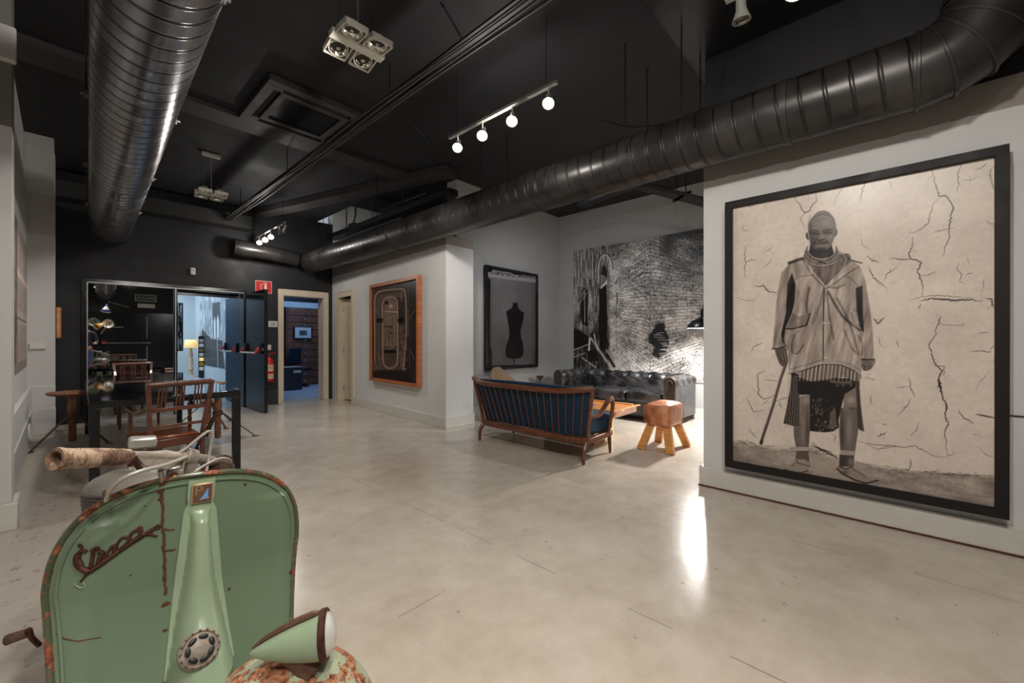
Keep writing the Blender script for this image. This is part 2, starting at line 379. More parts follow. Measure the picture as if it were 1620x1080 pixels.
# ------------------------------------------------------------------ the setting
def yF(x): return 8.70 - .04 * (x - .37)          # face of the far black wall
BA, BB = 3.549 - .066 * 4.467, .066                # face of the block wall: x = BA + BB*y
def xB(y): return BA + BB * y
S(MB().bb(-1.6, 8, -3.8, 8.9, -.12, 0).build('floor', 'floor_paint'))
S(MB().bb(-1.6, 8, 8.9, 24, -.12, 0).build('floor', 'gallery_floor'))
# far wall with its two openings
D1 = (.25, 2.24, 2.07); D2 = (2.86, 3.66, 2.10)
def fseg(mb, x0, x1, z0, z1, th=.22, off=0):
    a, b = yF(x0) + off, yF(x1) + off
    mb.hexa([(x0, a, z0), (x1, b, z0), (x1, b + th, z0), (x0, a + th, z0), (x0, a, z1), (x1, b, z1), (x1, b + th, z1), (x0, a + th, z1)]); return mb
m_ = MB(); fseg(m_, -.9, D1[0], 0, CEIL); fseg(m_, D1[0], D1[1], D1[2], CEIL); fseg(m_, D1[1], D2[0], 0, CEIL); fseg(m_, D2[0], D2[1], D2[2], CEIL); fseg(m_, D2[1], 3.83, 0, CEIL)
S(m_.build('wall_far', 'black_wall'))
m_ = MB(); fseg(m_, 3.83, 7, 0, 4.1, .22); S(m_.build('wall_lounge_far', 'white_wall_plain'))
m_ = MB(); fseg(m_, D1[1] + .06, D2[0] - .07, 0, .29, .04, -.042); S(m_.build('baseboard_far', 'plinth_black', bevel=.004))
m_ = MB(); fseg(m_, D2[1] + .09, 3.815, 0, .06, .015, -.018); S(m_.build('baseboard_corner', 'black_wall'))
# block with the framed machine picture, and the cream side door (Y 7.50..8.22)
def bseg(mb, y0, y1, z0, z1, th, off=0):
    a, b = xB(y0) + off, xB(y1) + off
    mb.hexa([(a, y0, z0), (a + th, y0, z0), (b + th, y1, z0), (b, y1, z0), (a, y0, z1), (a + th, y0, z1), (b + th, y1, z1), (b, y1, z1)]); return mb
BH = 2.66
m_ = MB(); bseg(m_, 4.46, 7.52, 0, BH, .50); bseg(m_, 7.52, 8.20, 2.06, BH, .50); bseg(m_, 8.20, 8.56, 0, BH, .50)
S(m_.build('wall_block', 'white_wall'))
m_ = MB(); bseg(m_, 4.445, 7.44, 0, .15, .025, -.022); m_.bb(xB(4.46) - .02, xB(4.46) + .505, 4.435, 4.458, 0, .15); S(m_.build('baseboard_block', 'skirting', bevel=.004))
# lounge walls
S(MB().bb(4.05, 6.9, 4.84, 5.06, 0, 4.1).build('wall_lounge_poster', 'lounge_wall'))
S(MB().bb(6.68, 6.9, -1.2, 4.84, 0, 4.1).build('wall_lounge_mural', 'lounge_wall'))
S(MB().bb(6.9, 7.1, 4.84, 8.9, 0, 4.1).build('wall_lounge_end', 'white_wall_plain'))
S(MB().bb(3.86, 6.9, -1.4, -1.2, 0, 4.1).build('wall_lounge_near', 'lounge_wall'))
m_ = MB(); m_.bb(4.06, 6.65, 4.815, 4.84, 0, .15); m_.bb(6.655, 6.68, -1.2, 4.81, 0, .15); S(m_.build('baseboard_lounge', 'skirting', bevel=.004))
# partition carrying the portrait
S(MB().bb(3.62, 3.86, -3.6, 1.14, 0, 2.70).build('wall_right', 'white_wall'))
S(MB().bb(3.63, 3.85, -3.6, 1.13, 2.70, CEIL).build('wall_right_upper', 'black_wall'))
m_ = MB(); m_.bb(3.585, 3.62, -3.6, 1.165, 0, .16); m_.bb(3.585, 3.875, 1.14, 1.165, 0, .16); S(m_.build('baseboard_right', 'skirting', bevel=.004))
S(MB().bb(3.576, 3.585, -3.6, 1.17, .003, .012).build('trim_1', 'rust_flat'))
S(MB().bb(3.612, 3.6195, -3.6, -.50, .775, .782).build('trim_2', 'plinth_black'))
# left side
S(MB().bb(-.55, -.285, 4.3, 8.1, 0, CEIL).build('wall_left', 'white_wall_plain'))
m_ = MB(); m_.bb(-1.2, -.21, 4.13, 4.36, 0, CEIL); S(m_.build('wall_pier', 'pier_wall'))
S(MB().bb(-1.2, -.188, 4.075, 4.129, 2.96, 3.18).build('trim_3', 'white_wall_plain', bevel=.01))
m_ = MB(); m_.bb(-1.2, -.185, 4.10, 4.129, 0, .17); m_.bb(-.2095, -.185, 4.129, 4.37, 0, .17); S(m_.build('baseboard_pier', 'skirting', bevel=.004))
S(MB().bb(-.30, -.045, 8.02, 8.62, 0, CEIL).build('wall_jut', 'white_wall_plain'))
S(MB().bb(-.284, -.05, 7.36, 8.02, 3.08, 3.615).build('trim_4', 'white_wall_plain'))
m_ = MB(); m_.bb(-.284, -.235, 4.37, 8.0, 0, .34); m_.bb(-.30, -.04, 7.975, 8.019, 0, .34); S(m_.build('baseboard_left', 'white_wall_plain', bevel=.006))
m_ = MB(); m_.bb(-.283, -.245, 4.37, 7.99, .34, .62); m_.bb(-.29, -.043, 7.99, 8.019, .34, .62); S(m_.build('trim_5', 'white_wall_plain', bevel=.006))
S(MB().bb(-1.4, -1.2, -3.6, 4.36, 0, CEIL).build('wall_left_near', 'white_wall'))
S(MB().bb(-1.4, 3.86, -3.8, -3.6, 0, CEIL).build('wall_rear', 'black_wall'))
# ceilings
m_ = MB(); m_.bb(-1.6, 3.52, -3.8, 8.95, CEIL, CEIL + .1); m_.bb(3.52, 6.9, -3.8, 5.66, CEIL + .03, CEIL + .1); S(m_.build('ceiling', 'ceiling_black'))
S(MB().bb(3.3, 7.2, 5.66, 9.1, 4.1, 4.2).build('ceiling_lounge', 'ceiling_black'))
S(MB().bb(-1.19, 6.6, -3.55, 1.24, 3.54, CEIL - .002).build('ceiling_panel', 'ceiling_panel'))
m_ = MB(); m_.bb(-.28, .55, 5.04, 5.40, 3.56, CEIL); m_.bb(.55, 3.52, 5.10, 5.40, 3.575, CEIL); S(m_.build('trim_6', 'beam_grey'))
S(MB().beam((2.50, 8.6, 3.56), (3.66, 4.5, 3.56), .26, .10).build('trim_7', 'beam_grey'))
m_ = MB(); m_.bb(-.28, 2.3, 8.35, 8.66, 3.18, 3.40); S(m_.build('trim_8', 'beam_dark'))
S(MB().bb(-.9, .3, 1.9, 2.4, 3.52, CEIL).build('trim_9', 'beam_dark'))
# gallery and office behind the far wall
m_ = MB(); m_.bb(3.15, 3.3, 13.2, 23, 0, 3.4); m_.bb(-1.4, 3.3, 23, 23.2, 0, 3.4); m_.bb(-1.4, -1.25, 8.95, 23, 0, 3.4); S(m_.build('wall_gallery', 'gallery_wall'))
S(MB().bb(2.34, 2.46, 8.93, 9.98, 0, 3.4).hexa([(2.36, 9.98, 0), (2.46, 9.98, 0), (3.30, 13.3, 0), (3.18, 13.3, 0), (2.36, 9.98, 3.4), (2.46, 9.98, 3.4), (3.30, 13.3, 3.4), (3.18, 13.3, 3.4)]).build('wall_vestibule', 'door_blue'))
S(MB().bb(3.05, 6.8, 12.12, 12.3, 0, 3.4).build('wall_office', 'black_wall'))
S(MB().bb(6.6, 6.8, 9.15, 12.12, 0, 3.4).build('wall_office_side', 'black_wall'))
S(MB().bb(-1.4, 7, 8.96, 23.2, 3.4, 3.5).build('ceiling_gallery', 'ceiling_black'))
S(MB().bb(2.47, 6.59, 9.1, 12.1, .001, .006).build('floor_office', 'office_floor'))
# door frames
def fF(x, d=0): return yF(x) - d
m_ = MB()
for x0, x1, z0, z1 in ((D1[0] - .05, D1[0] + .01, 0, D1[2] + .05), (D1[1] - .01, D1[1] + .05, 0, D1[2] + .05), (D1[0] + .01, D1[1] - .01, D1[2] - .01, D1[2] + .05), (1.255, 1.30, 0, D1[2] - .01)):
    fseg(m_, x0, x1, z0, z1, .23, -.03)
m_.bb(1.30, 2.23, 8.86, 8.90, 1.98, 2.06)
S(m_.build('trim_10', 'door_black', bevel=.003))
m_ = MB(); fseg(m_, D1[0] + .01, D1[1] - .01, 2.055, 2.068, .012, -.045); fseg(m_, D1[0] + .01, D1[0] + .022, .02, 2.06, .012, -.045); fseg(m_, 1.268, 1.280, .02, 2.06, .012, -.045)
S(m_.build('trim_11', 'steel_grey'))
d = empty('door_1', (0, 0, 0), kind='structure')
m_ = MB(); fseg(m_, D1[0] + .02, 1.25, .012, D1[2] - .015, .05, .0); m_.build('door_panel', 'mirror_black', d)
for z in (1.86, .3):
    MB().tube([(D1[0] - .005, yF(.25) - .045, z - .06), (D1[0] - .005, yF(.25) - .045, z + .06)], .014).build('hinge', 'black_metal', d)
def pushbar(mb_root, p0, p1, out):
    """panic bar between p0 and p1 on a leaf; out = unit vector away from the leaf"""
    p0, p1, out = Vector(p0), Vector(p1), Vector(out)
    dr = (p1 - p0).normalized(); b = MB().tube([p0 + out * .10, p1 + out * .10], .014, 10); b.build('push_bar', 'white_plastic', mb_root)
    for p, sgn in ((p0, 1), (p1, -1)):
        MB().beam(p + out * .02 + Vector((0, 0, .16)), p + out * .02 + Vector((0, 0, -.02)), .05, .04, out).build('bar_housing', 'black_metal', mb_root, bevel=.004)
        MB().beam(p + out * .045 + Vector((0, 0, .09)), p + out * .105 - dr * (.0 * sgn) + Vector((0, 0, -.012)), .028, .03, dr).build('bar_arm', 'red_plastic', mb_root, bevel=.004)
d = empty('door_2', (2.275, 8.62, 0), R(.5), kind='structure')
MB().bb(-.025, .03, -1.04, 0, .015, 2.05).build('door_panel', 'door_black', d, bevel=.003)
pushbar(d, (-.025, -.93, 1.0), (-.025, -.14, 1.0), (-1, 0, 0))
MB().box((-.028, -.97, 1.06), (.006, .05, .05)).build('lock_plate', 'steel_grey', d)
d = empty('door_3', (2.30, 8.96, 0), 0, kind='structure')
MB().bb(-.03, .03, 0, 1.02, .015, 2.05).build('door_panel', 'door_blue', d, bevel=.003)
pushbar(d, (-.03, .14, 1.0), (-.03, .94, 1.0), (-1, 0, 0))
# cream doorway to the office
m_ = MB()
for x0, x1, z0, z1 in ((D2[0] - .065, D2[0] + .03, 0, 2.19), (D2[1] - .03, D2[1] + .075, 0, 2.19), (D2[0] + .03, D2[1] - .03, 2.07, 2.19)): fseg(m_, x0, x1, z0, z1, .26, -.035)
m_.bb(D2[0], D2[0] + .035, 8.62, 8.83, 0, 2.08)
S(m_.build('trim_12', 'cream_wood', bevel=.006))
# cream side door in the block wall
m_ = MB()
for y0, y1, z0, z1 in ((7.44, 7.54, 0, 2.16), (8.19, 8.29, 0, 2.16), (7.54, 8.19, 2.06, 2.16)): bseg(m_, y0, y1, z0, z1, .30, -.03)
S(m_.build('trim_13', 'cream_wood', bevel=.006))
d = empty('door_4', (xB(8.18) + .10, 8.185, 0), R(9), kind='structure')
MB().bb(0, .04, -.64, 0, .015, 2.05).build('door_panel', 'cream_wood', d, bevel=.004)
for z0, z1 in ((.80, 1.92), (.30, .72)):
    q = MB()
    for a, b, c, e in ((-.52, -.50, z0, z1), (-.14, -.12, z0, z1), (-.50, -.14, z0, z0 + .02), (-.50, -.14, z1 - .02, z1)): q.bb(-.012, .001, a, b, c, e)
    q.build('door_moulding', 'cream_wood', d, bevel=.003)
for z in (1.84, 1.0, .25): MB().tube([(-.012, -.004, z - .05), (-.012, -.004, z + .05)], .009).build('hinge', 'steel_grey', d)
# ------------------------------------------------------------------ ducts, lamps and services under the ceiling
def spiral_duct(r, L, pitch, n=44, depth=.006, y0=0):
    """duct along local +y with a spiral lock seam"""
    return MB().tube([(0, y0 + L * i / 12, 0) for i in range(13)], r, 64, up=(0, 0, 1), caps=False)
DA = R(-1.84)
d = empty('ventilation_duct', (.225 - .0321 * 3.5, -3.5, 2.845), DA, 'wide bright steel spiral air duct hanging over the long black table', 'air duct')
spiral_duct(.225, 11.80, .105).build('duct_tube', 'duct_steel', d, smooth=60)
MB().tube([(0, 11.70, 0), (0, 11.86, 0)], .222, 44).build('end_cap', 'duct_plain', d)
for i in range(7):
    y = 1.1 + i * 1.6
    for x in (-.238, .238):
        MB().tube([(x, y, 0), (x, y, CEIL - 2.845)], .004, 6).build('hanger_rod', 'black_metal', d)
        q = MB().box((x, y, .02), (.05, .012, .012)); q.box((x, y, .02), (.012, .012, .05)); q.build('hanger_nut', 'steel_grey', d)
DX, DZ, DR = 3.30, 2.73, .2
d = empty('ventilation_duct', (DX, -.12, DZ), 0, 'black spiral air duct running along the top of the portrait wall into the distance', 'air duct')
spiral_duct(DR, 8.45, .115).build('duct_tube', 'duct_black', d, smooth=60)
for y in (.62, 2.75, 5.4):
    MB().tube([(0, y - .02, 0), (0, y + .02, 0)], DR + .009, 44).build('joint_band', 'duct_plain', d, bevel=.003)
for y in (1.25, 1.7, 3.4, 5.6, 7.4):
    for x in (-.205, .205): MB().tube([(x, y, .0), (x, y, CEIL - DZ)], .005, 6).build('hanger_rod', 'black_metal', d)
# elbow: gores turning up
el = MB(); cen = []; rb = .30
for i in range(6):
    a = i / 5 * math.pi / 2; cen.append(Vector((0, -rb * math.sin(a), rb - rb * math.cos(a))))
cen.append(cen[-1] + Vector((0, 0, CEIL - DZ - rb)))
el.tube([(0, .02, 0)] + cen, DR + .001, 44, up=(1, 0, 0), caps=False); el.build('elbow', 'duct_plain', d, smooth=20)
for i in range(6):
    a = i / 5 * math.pi / 2; t = Vector((0, -math.cos(a), math.sin(a))); c = cen[i]
    MB().tube([c - t * .009, c + t * .009], DR + .011, 44, up=(1, 0, 0)).build('joint_band', 'duct_plain', d, bevel=.003)
MB().tube([cen[-1] - Vector((0, 0, .33)), cen[-1] - Vector((0, 0, .31))], DR + .011, 44).build('joint_band', 'duct_plain', d, bevel=.003)
d = empty('ventilation_duct', (0, 0, 0), 0, 'short black air duct lying across the far wall above the fire sign', 'air duct')
b = MB().tube(spline([(3.07, 8.40, 2.76), (2.6, 8.38, 2.80), (2.05, 8.40, 2.83)], 4), .13, 28)
b.build('duct_tube', 'duct_plain', d); MB().tube([(2.30, 8.395, 2.815), (2.02, 8.40, 2.83)], .142, 28).build('collar', 'duct_plain', d, bevel=.004)
# quad lamps
def grid_lamp(px, py, H, label, cord_top):
    c = at(px, py, z=CH + H); r = empty('ceiling_grid_lamp', c, R(-2.5), label, 'ceiling lamp', 'hanging four-lamp fixtures')
    MB().box((0, 0, .0), (.345, .062, .035)).build('mount_bar', 'lamp_body', r, bevel=.002)
    for sx, sx_t in ((-1, 0), (1, 0)):
        for sy in (-1, 1):
            cx, cy = sx * .083, sy * .104; tl = Matrix.Translation((cx, cy, 0)) @ Matrix.Rotation(R(-10 if sy > 0 else 6), 4, 'X')
            b = MB(); w, t_, h = .072, .007, .036
            for a, bb_, c_, e in ((-w, w, -w, -w + t_), (-w, w, w - t_, w), (-w, -w + t_, -w, w), (w - t_, w, -w, w)):
                v = MB().bb(a, bb_, c_, e, -h / 2, h / 2); b.add(v.v, v.f, tl)
            f = b.build('lamp_frame', 'lamp_body', r)
            v = MB().bb(-.066, .066, -.066, .066, .004, .010); b = MB(); b.add(v.v, v.f, tl); b.build('lamp_housing', 'black_metal', f)
            g = MB().lathe([(.055, -.012), (.059, -.016), (.062, -.010), (.062, .012), (.03, .05), (.02, .055)], 28, tl, caps=False); g.build('lamp_ring', 'lamp_body', r)
            g = MB().lathe([(.006, .028), (.03, .018), (.052, -.006), (.054, -.012)], 28, tl, caps=False); g.build('reflector', 'lamp_glass', r)
            MB().lathe([(.001, -.014), (.013, -.012), (.015, .0), (.012, .026)], 16, tl).build('bulb', 'lamp_glass', r)
        MB().tube(spline([(sx * .083, .085, .05), (sx * .083, .10, .13), (sx * .083 + .02, .06, .14), (sx * .083 + .03, .02, .03)], 5), .006, 6).build('loop_wire', 'cable_black', r)
        MB().tube([(sx * .083 + .03, .07, .04), (sx * .083 + .03, .07, .10)], .006, 8).build('tension_pin', 'chrome', r)
    MB().tube([(-.0, 0, .01), (-.0, 0, CEIL - c.z - .02)], .005, 6).build('cord', 'steel_grey', r)
    if cord_top:
        MB().box((0, 0, CEIL - c.z - .02), (.20, .06, .04)).build('canopy', 'lamp_body', r, bevel=.004)
        for s in (-.12, .12): MB().tube([(s, .03, .04), (s * .7, 0, CEIL - c.z - .03)], .0015, 5).build('wire', 'cable_black', r)
    return r
grid_lamp(566, 72, 1.9, 'large square silver four-lamp fixture hanging near the top of the view', True)
grid_lamp(334, 307, 1.9, 'small-looking silver four-lamp fixture hanging beside the steel duct end', True)
# track spotlights
def head(track, c, aim, on):
    c = Vector(c); a = Vector(aim).normalized(); m = frame(c, a.orthogonal(), a.cross(a.orthogonal())) if False else Matrix.Translation(c) @ a.to_track_quat('Z', 'Y').to_matrix().to_4x4()
    h = MB().lathe([(.010, -.10), (.024, -.095), (.026, -.02), (.044, .028), (.046, .034), (.041, .034)], 20, m, caps=False)
    h = h.build('spot_head', 'steel_grey', track)
    MB().lathe([(.024, -.0) , (.040, .026)], 20, m, caps=False).build('reflector', 'lamp_glass', h)
    MB().lathe([(.001, .025), (.033, .024), (.036, .014)], 18, m, caps=True).build('bulb', 'bulb_on' if on == 2 else ('bulb_dim' if on else 'lamp_glass'), h)
    return h
def track(x, y0, y1, z, label, heads, zrod=CEIL):
    r = empty('track_light', (0, 0, 0), 0, label, 'track light', 'spotlight tracks')
    MB().bb(x - .016, x + .016, y0, y1, z + .10, z + .125).build('track_rail', 'steel_grey', r, bevel=.002)
    for y in (y0 + .1, y1 - .1): MB().tube([(x, y, z + .12), (x, y, zrod)], .0022, 6).build('hanger_rod', 'black_metal', r)
    for (y, aim, on) in heads:
        a = Vector(aim).normalized(); hc = Vector((x, y, z))
        MB().tube([(x, y, z + .10), tuple(hc - a * .05)], .006, 6).build('spot_stem', 'steel_grey', r)
        head(r, hc, aim, on)
    return r
tz = CH + 1.75
cam_aim = lambda p: (Vector((0, 0, 1.0)) - p).normalized()
hs = []
for px, py in ((728, 233), (765, 213), (812, 190), (867, 160)):
    p = at(px, py, z=tz); hs.append((p.y, cam_aim(p) * .8 + Vector((.0, .1, -.35)), 2))
track(2.41, 1.76, 2.98, tz, 'track of four glaring spotlights at the centre of the ceiling', hs)
hs = []
for px, py in ((402, 387), (412, 383), (424, 379), (436, 375)):
    p = at(px, py, z=tz); hs.append((p.y, cam_aim(p) * .8 + Vector((.0, .1, -.3)), 2))
hs.append((7.22, (.3, .2, -1), 0)); hs.append((7.08, (-.3, .4, -1), 0))
track(2.38, 7.0, 8.56, tz, 'track of glaring spotlights in front of the far black wall', hs)
p1, p2 = at(1171, 18, z=tz), at(1262, -8, z=tz)
track(2.46, .1, .66, tz, 'spotlight pair at the top right under the glossy ceiling panel', [(p1.y, (.12, .0, -1), 0), (p2.y, (-.2, .3, -1), 2)])
track(.75, -.6, .9, 3.08, 'added spotlight track above the viewpoint, out of view, carrying fill light', [(y, (.6, .1, -.7), 2) for y in (-.35, .1, .55)])  # unseen track, put in to carry the fill spots
# air conditioning cassette
x0, x1, y0, y1 = 1.27, 2.23, 4.11, 5.07; r = empty('ceiling_air_conditioner', ((x0 + x1) / 2, (y0 + y1) / 2, 3.585), 0, 'square dark grey four-way air conditioner in the ceiling', 'air conditioner')
m_ = MB(); w = .48
for a, b_, c_, e in ((-w, w, -w, -.40), (-w, w, .40, w), (-w, -.40, -.40, .40), (.40, w, -.40, .40), (-.33, .33, -.33, -.27), (-.33, .33, .27, .33), (-.33, -.27, -.27, .27), (.27, .33, -.27, .27)): m_.bb(a, b_, c_, e, -.03, .03)
for a, b_, c_, e in ((-.40, -.33, -.40, -.33), (.33, .40, -.40, -.33), (-.40, -.33, .33, .40), (.33, .40, .33, .40)): m_.bb(a, b_, c_, e, -.03, .03)
m_.build('panel_frame', 'beam_grey', r, bevel=.004)
for a in range(4):
    m = Matrix.Rotation(a * math.pi / 2, 4, 'Z'); b = MB().box((0, .365, .005), (.62, .05, .008), Matrix.Rotation(R(25), 3, 'X')); b.v = [tuple(m @ Vector(v)) for v in b.v]
    b.build('louvre', 'beam_dark', r)
m_ = MB(); m_.bb(-.27, .27, -.27, .27, .0, .02)
for i in range(26): m_.bb(-.27, .27, -.262 + i * .021, -.255 + i * .021, -.014, -.0)
m_.build('intake_grille', 'ceiling_panel', r)
MB().bb(-.45, .45, -.45, .45, .015, .034).build('inner_housing', 'cable_black', r)
# cable tray with conduits
r = empty('cable_tray', (1.93, 0, CH + 2.045), 0, 'long thin grey cable tray under the ceiling running to the far wall', 'cable tray')
MB().bb(-.05, .05, .4, 8.6, .04, .055).build('tray', 'beam_dark', r)
for i, x in enumerate((-.055, -.02, .012, .05)):
    pts = [(x + .012 * math.sin(y * 1.3 + i * 2), y, .015 + .008 * math.sin(y * 2.1 + i)) for y in np.arange(.4, 8.6, .35)]
    MB().tube(pts, .011 if i % 2 else .008, 7).build('conduit', 'beam_grey', r)
for y in (1.2, 3.2, 5.6, 7.6): MB().tube([(0, y, .05), (0, y, CEIL - CH - 2.045)], .005, 6).build('hanger_rod', 'black_metal', r)
def thinrod(name, pts, rr, mat, label, cat, group=None): return tag(MB().tube(pts, rr, 7).build(name, mat), label, cat, group)
thinrod('ceiling_cable', [at(700, 10, z=3.6), at(730, 62, z=3.59), at(732, 60, z=3.6)], .008, 'cable_black', 'black cable on the ceiling beside the big four-lamp fixture', 'cable')
thinrod('ceiling_cable', spline([at(612, 165, z=3.6), at(660, 205, z=3.58), at(690, 240, z=3.56)], 5), .006, 'beam_grey', 'thin grey cable on the ceiling left of the spotlight row', 'cable')
thinrod('ceiling_cable', spline([at(945, 190, z=3.3), at(1000, 201, z=3.22), at(1060, 194, z=3.25), at(1120, 170, z=3.4)], 6), .008, 'cable_black', 'slack black cable sagging behind the black duct', 'cable')
# services over the lounge
r = empty('hanging_cable_tray', (0, 0, 0), 0, 'black cable tray hanging level beyond the top of the black duct', 'cable tray')
MB().beam((3.80, 4.6, 3.33), (3.78, 8.5, 3.33), .16, .09).build('tray', 'cable_black', r)
MB().beam((3.80, 7.5, 3.40), (3.80, 7.72, 3.40), .10, .1).build('junction_box', 'cable_black', r)
MB().tube(spline([(3.8, 7.6, 3.44), (3.82, 7.55, 3.7), (3.78, 7.6, 4.08)], 4), .02, 8).build('riser_cable', 'cable_black', r)
for y in (6.0, 7.0, 8.0): MB().tube([(3.86, y, 3.36), (3.86, y, 4.1)], .006, 6).build('hanger_rod', 'black_metal', r)
r = empty('hanging_air_duct', (0, 0, 0), 0, 'flat black air duct slung diagonally in the opening over the lounge', 'air duct')
MB().beam(at(606, 336, X=4.6), at(716, 296, X=4.9), .34, .08).build('duct_body', 'cable_black', r, bevel=.02)
MB().beam(at(598, 317, X=4.35), at(642, 330, X=4.7), .04, .04).build('cross_bar', 'cable_black', r)
for px, py in ((619, 322), (629, 326)): p = at(px, py, X=4.6); MB().tube([p, (p.x, p.y, 4.1)], .006, 6).build('hanger_rod', 'black_metal', r)
r = empty('hanging_cable_tray', (0, 0, 0), 0, 'black cable tray hanging above the brick mural', 'cable tray')
pa, pb = at(1003, 292, X=5.0), at(1122, 322, X=5.3); MB().beam(pa, pb, .22, .06).build('tray', 'cable_black', r, bevel=.01)
MB().beam(pa, pa + Vector((.3, 1.0, .02)), .16, .05).build('tray_branch', 'cable_black', r, bevel=.01)
MB().beam(at(1066, 318, X=4.9), at(1092, 303, X=5.3), .03, .03).build('cross_bar', 'cable_black', r)
for px, py in ((1070, 300), (1085, 305)): p = at(px, py, X=5.1); MB().tube([p, (p.x, p.y, CEIL + .02)], .006, 6).build('hanger_rod', 'black_metal', r)
# pendant of the lounge
r = empty('pendant_lamp', (5.69, 1.78, 0), 0, 'black enamel dome pendant lamp half hidden by the partition edge', 'pendant lamp')
z0 = 1.365
MB().lathe([(.222, z0), (.218, z0 + .012), (.20, z0 + .05), (.15, z0 + .10), (.075, z0 + .135), (.05, z0 + .15), (.046, z0 + .25), (.03, z0 + .26)], 32, caps=False).build('lamp_shade', 'black_metal', r, solid=.002)
MB().lathe([(.219, z0 + .003), (.213, z0 + .013), (.195, z0 + .048), (.145, z0 + .096), (.07, z0 + .13), (.0, z0 + .14)], 32, caps=False).build('shade_lining', 'shade_inner', r)
MB().ball((0, 0, z0 + .105), .02, 12).build('bulb', 'bulb_on', r)
MB().tube([(0, 0, z0 + .255), (0, 0, z0 + .33)], .02, 12).build('lamp_socket', 'black_metal', r)
MB().tube([(0, 0, z0 + .33), (0, 0, CEIL + .03)], .004, 6).build('cord', 'cable_black', r)
# ------------------------------------------------------------------ the long black table
r = empty('dining_table', (.145, 4.46, 0), R(-1.2), 'long glossy black table with square legs in front of the mirrored door', 'table')
W, L, TH = .985, 3.2, .74
MB().bb(0, W, 0, L, TH - .012, TH).build('table_top', 'table_gloss', r, bevel=.002)
m_ = MB(); 
for a, b, c, e in ((0, W, 0, .05), (0, W, L - .05, L), (0, .05, .05, L - .05), (W - .05, W, .05, L - .05)): m_.bb(a, b, c, e, TH - .055, TH - .013)
m_.build('table_apron', 'black_metal', r, bevel=.003)
for x in (.03, W - .03):
    for y in (.03, L - .03): MB().bb(x - .03, x + .03, y - .03, y + .03, 0, TH - .056).build('table_leg', 'black_metal', r, bevel=.004)
# ------------------------------------------------------------------ carver chairs
def carver():
    r = empty('carver_chair')
    back = lambda x, z: Vector((x, -.10 * max(0, (z - .42) / .46) ** 1.3, z))   # rear plane leans back
    for s in (-1, 1):
        pts = [(s * .20, -.07, 0), (s * .205, -.02, .2), (s * .21, 0, .42)] + [tuple(back(s * (.21 + .012 * k), .42 + .115 * k)) for k in range(1, 5)]
        b = MB()
        for a, c in zip(pts, pts[1:]): b.beam(a, c, .036, .034, (0, 1, 0))
        b.build('rear_post', 'chair_wood', r, bevel=.003)
        b = MB().lathe([(.014, 0), (.02, .06), (.022, .30), (.026, .34), (.022, .36), (.026, .44)], 14, Matrix.Translation((s * .25, .43, 0)))
        b.build('leg', 'chair_wood', r)
        b = MB().lathe([(.02, 0), (.015, .03), (.022, .06), (.016, .09), (.02, .14), (.016, .20)], 14, Matrix.Translation((s * .25, .41, .44)))
        b.build('arm_post', 'chair_wood', r)
        b = MB().tube(spline([(s * .222, -.045, .70), (s * .235, .10, .655), (s * .25, .26, .625), (s * .262, .38, .645), (s * .262, .43, .65), (s * .26, .455, .625)], 5), [.02] * 26, 10, flat=.8)
        b.build('armrest', 'chair_wood', r)
    p0, p1 = back(-.255, .865), back(.255, .865)
    m_ = MB().tube([lerp(p0, p1, k / 24) + Vector((0, -.012 * math.sin(math.pi * k / 24), 0)) for k in range(25)], [.021 + .003 * (k % 3 == 0 and 4 < k < 20) for k in range(25)], 12); m_.build('top_rail', 'chair_wood', r)
    for z in (.665, .53):
        a, c = back(-.22, z), back(.22, z); MB().beam(a, c, .022, .03 if z > .6 else .022).build('cross_rail', 'chair_wood', r, bevel=.004)
    for gx in (-.145, 0, .145):
        for k in (-1, 0, 1):
            a, c = back(gx + k * .027, .675), back(gx + k * .027, .85)
            MB().tube([lerp(a, c, t) for t in (0, .15, .3, .5, .7, .85, 1)], [.006, .0085, .007, .009, .007, .0085, .006], 8).build('spindle', 'chair_wood', r)
    m_ = MB().hexa([(-.205, .0, .36), (.205, .0, .36), (.265, .45, .36), (-.265, .45, .36), (-.205, .0, .425), (.205, .0, .425), (.265, .45, .425), (-.265, .45, .425)]); m_.build('seat_frame', 'chair_wood', r, bevel=.006)
    m_ = MB().hexa([(-.185, .02, .426), (.185, .02, .426), (.24, .43, .426), (-.24, .43, .426), (-.18, .025, .445), (.18, .025, .445), (.235, .42, .445), (-.235, .42, .445)]); m_.build('seat', 'chair_seat', r, bevel=.008)
    return r
c1 = carver(); c1.scale = (.80, .92, 1); c1.location = (.635, 4.215, 0); c1.rotation_euler.z = R(8)
tag(c1, 'brown wooden armchair seen from behind at the near end of the black table', 'chair', 'carver chairs at the black table')
c2 = copy_tree(c1); c2.location = (.72, 8.06, 0); c2.rotation_euler.z = R(183)
tag(c2, 'brown wooden armchair facing us at the far end of the black table', 'chair', 'carver chairs at the black table')
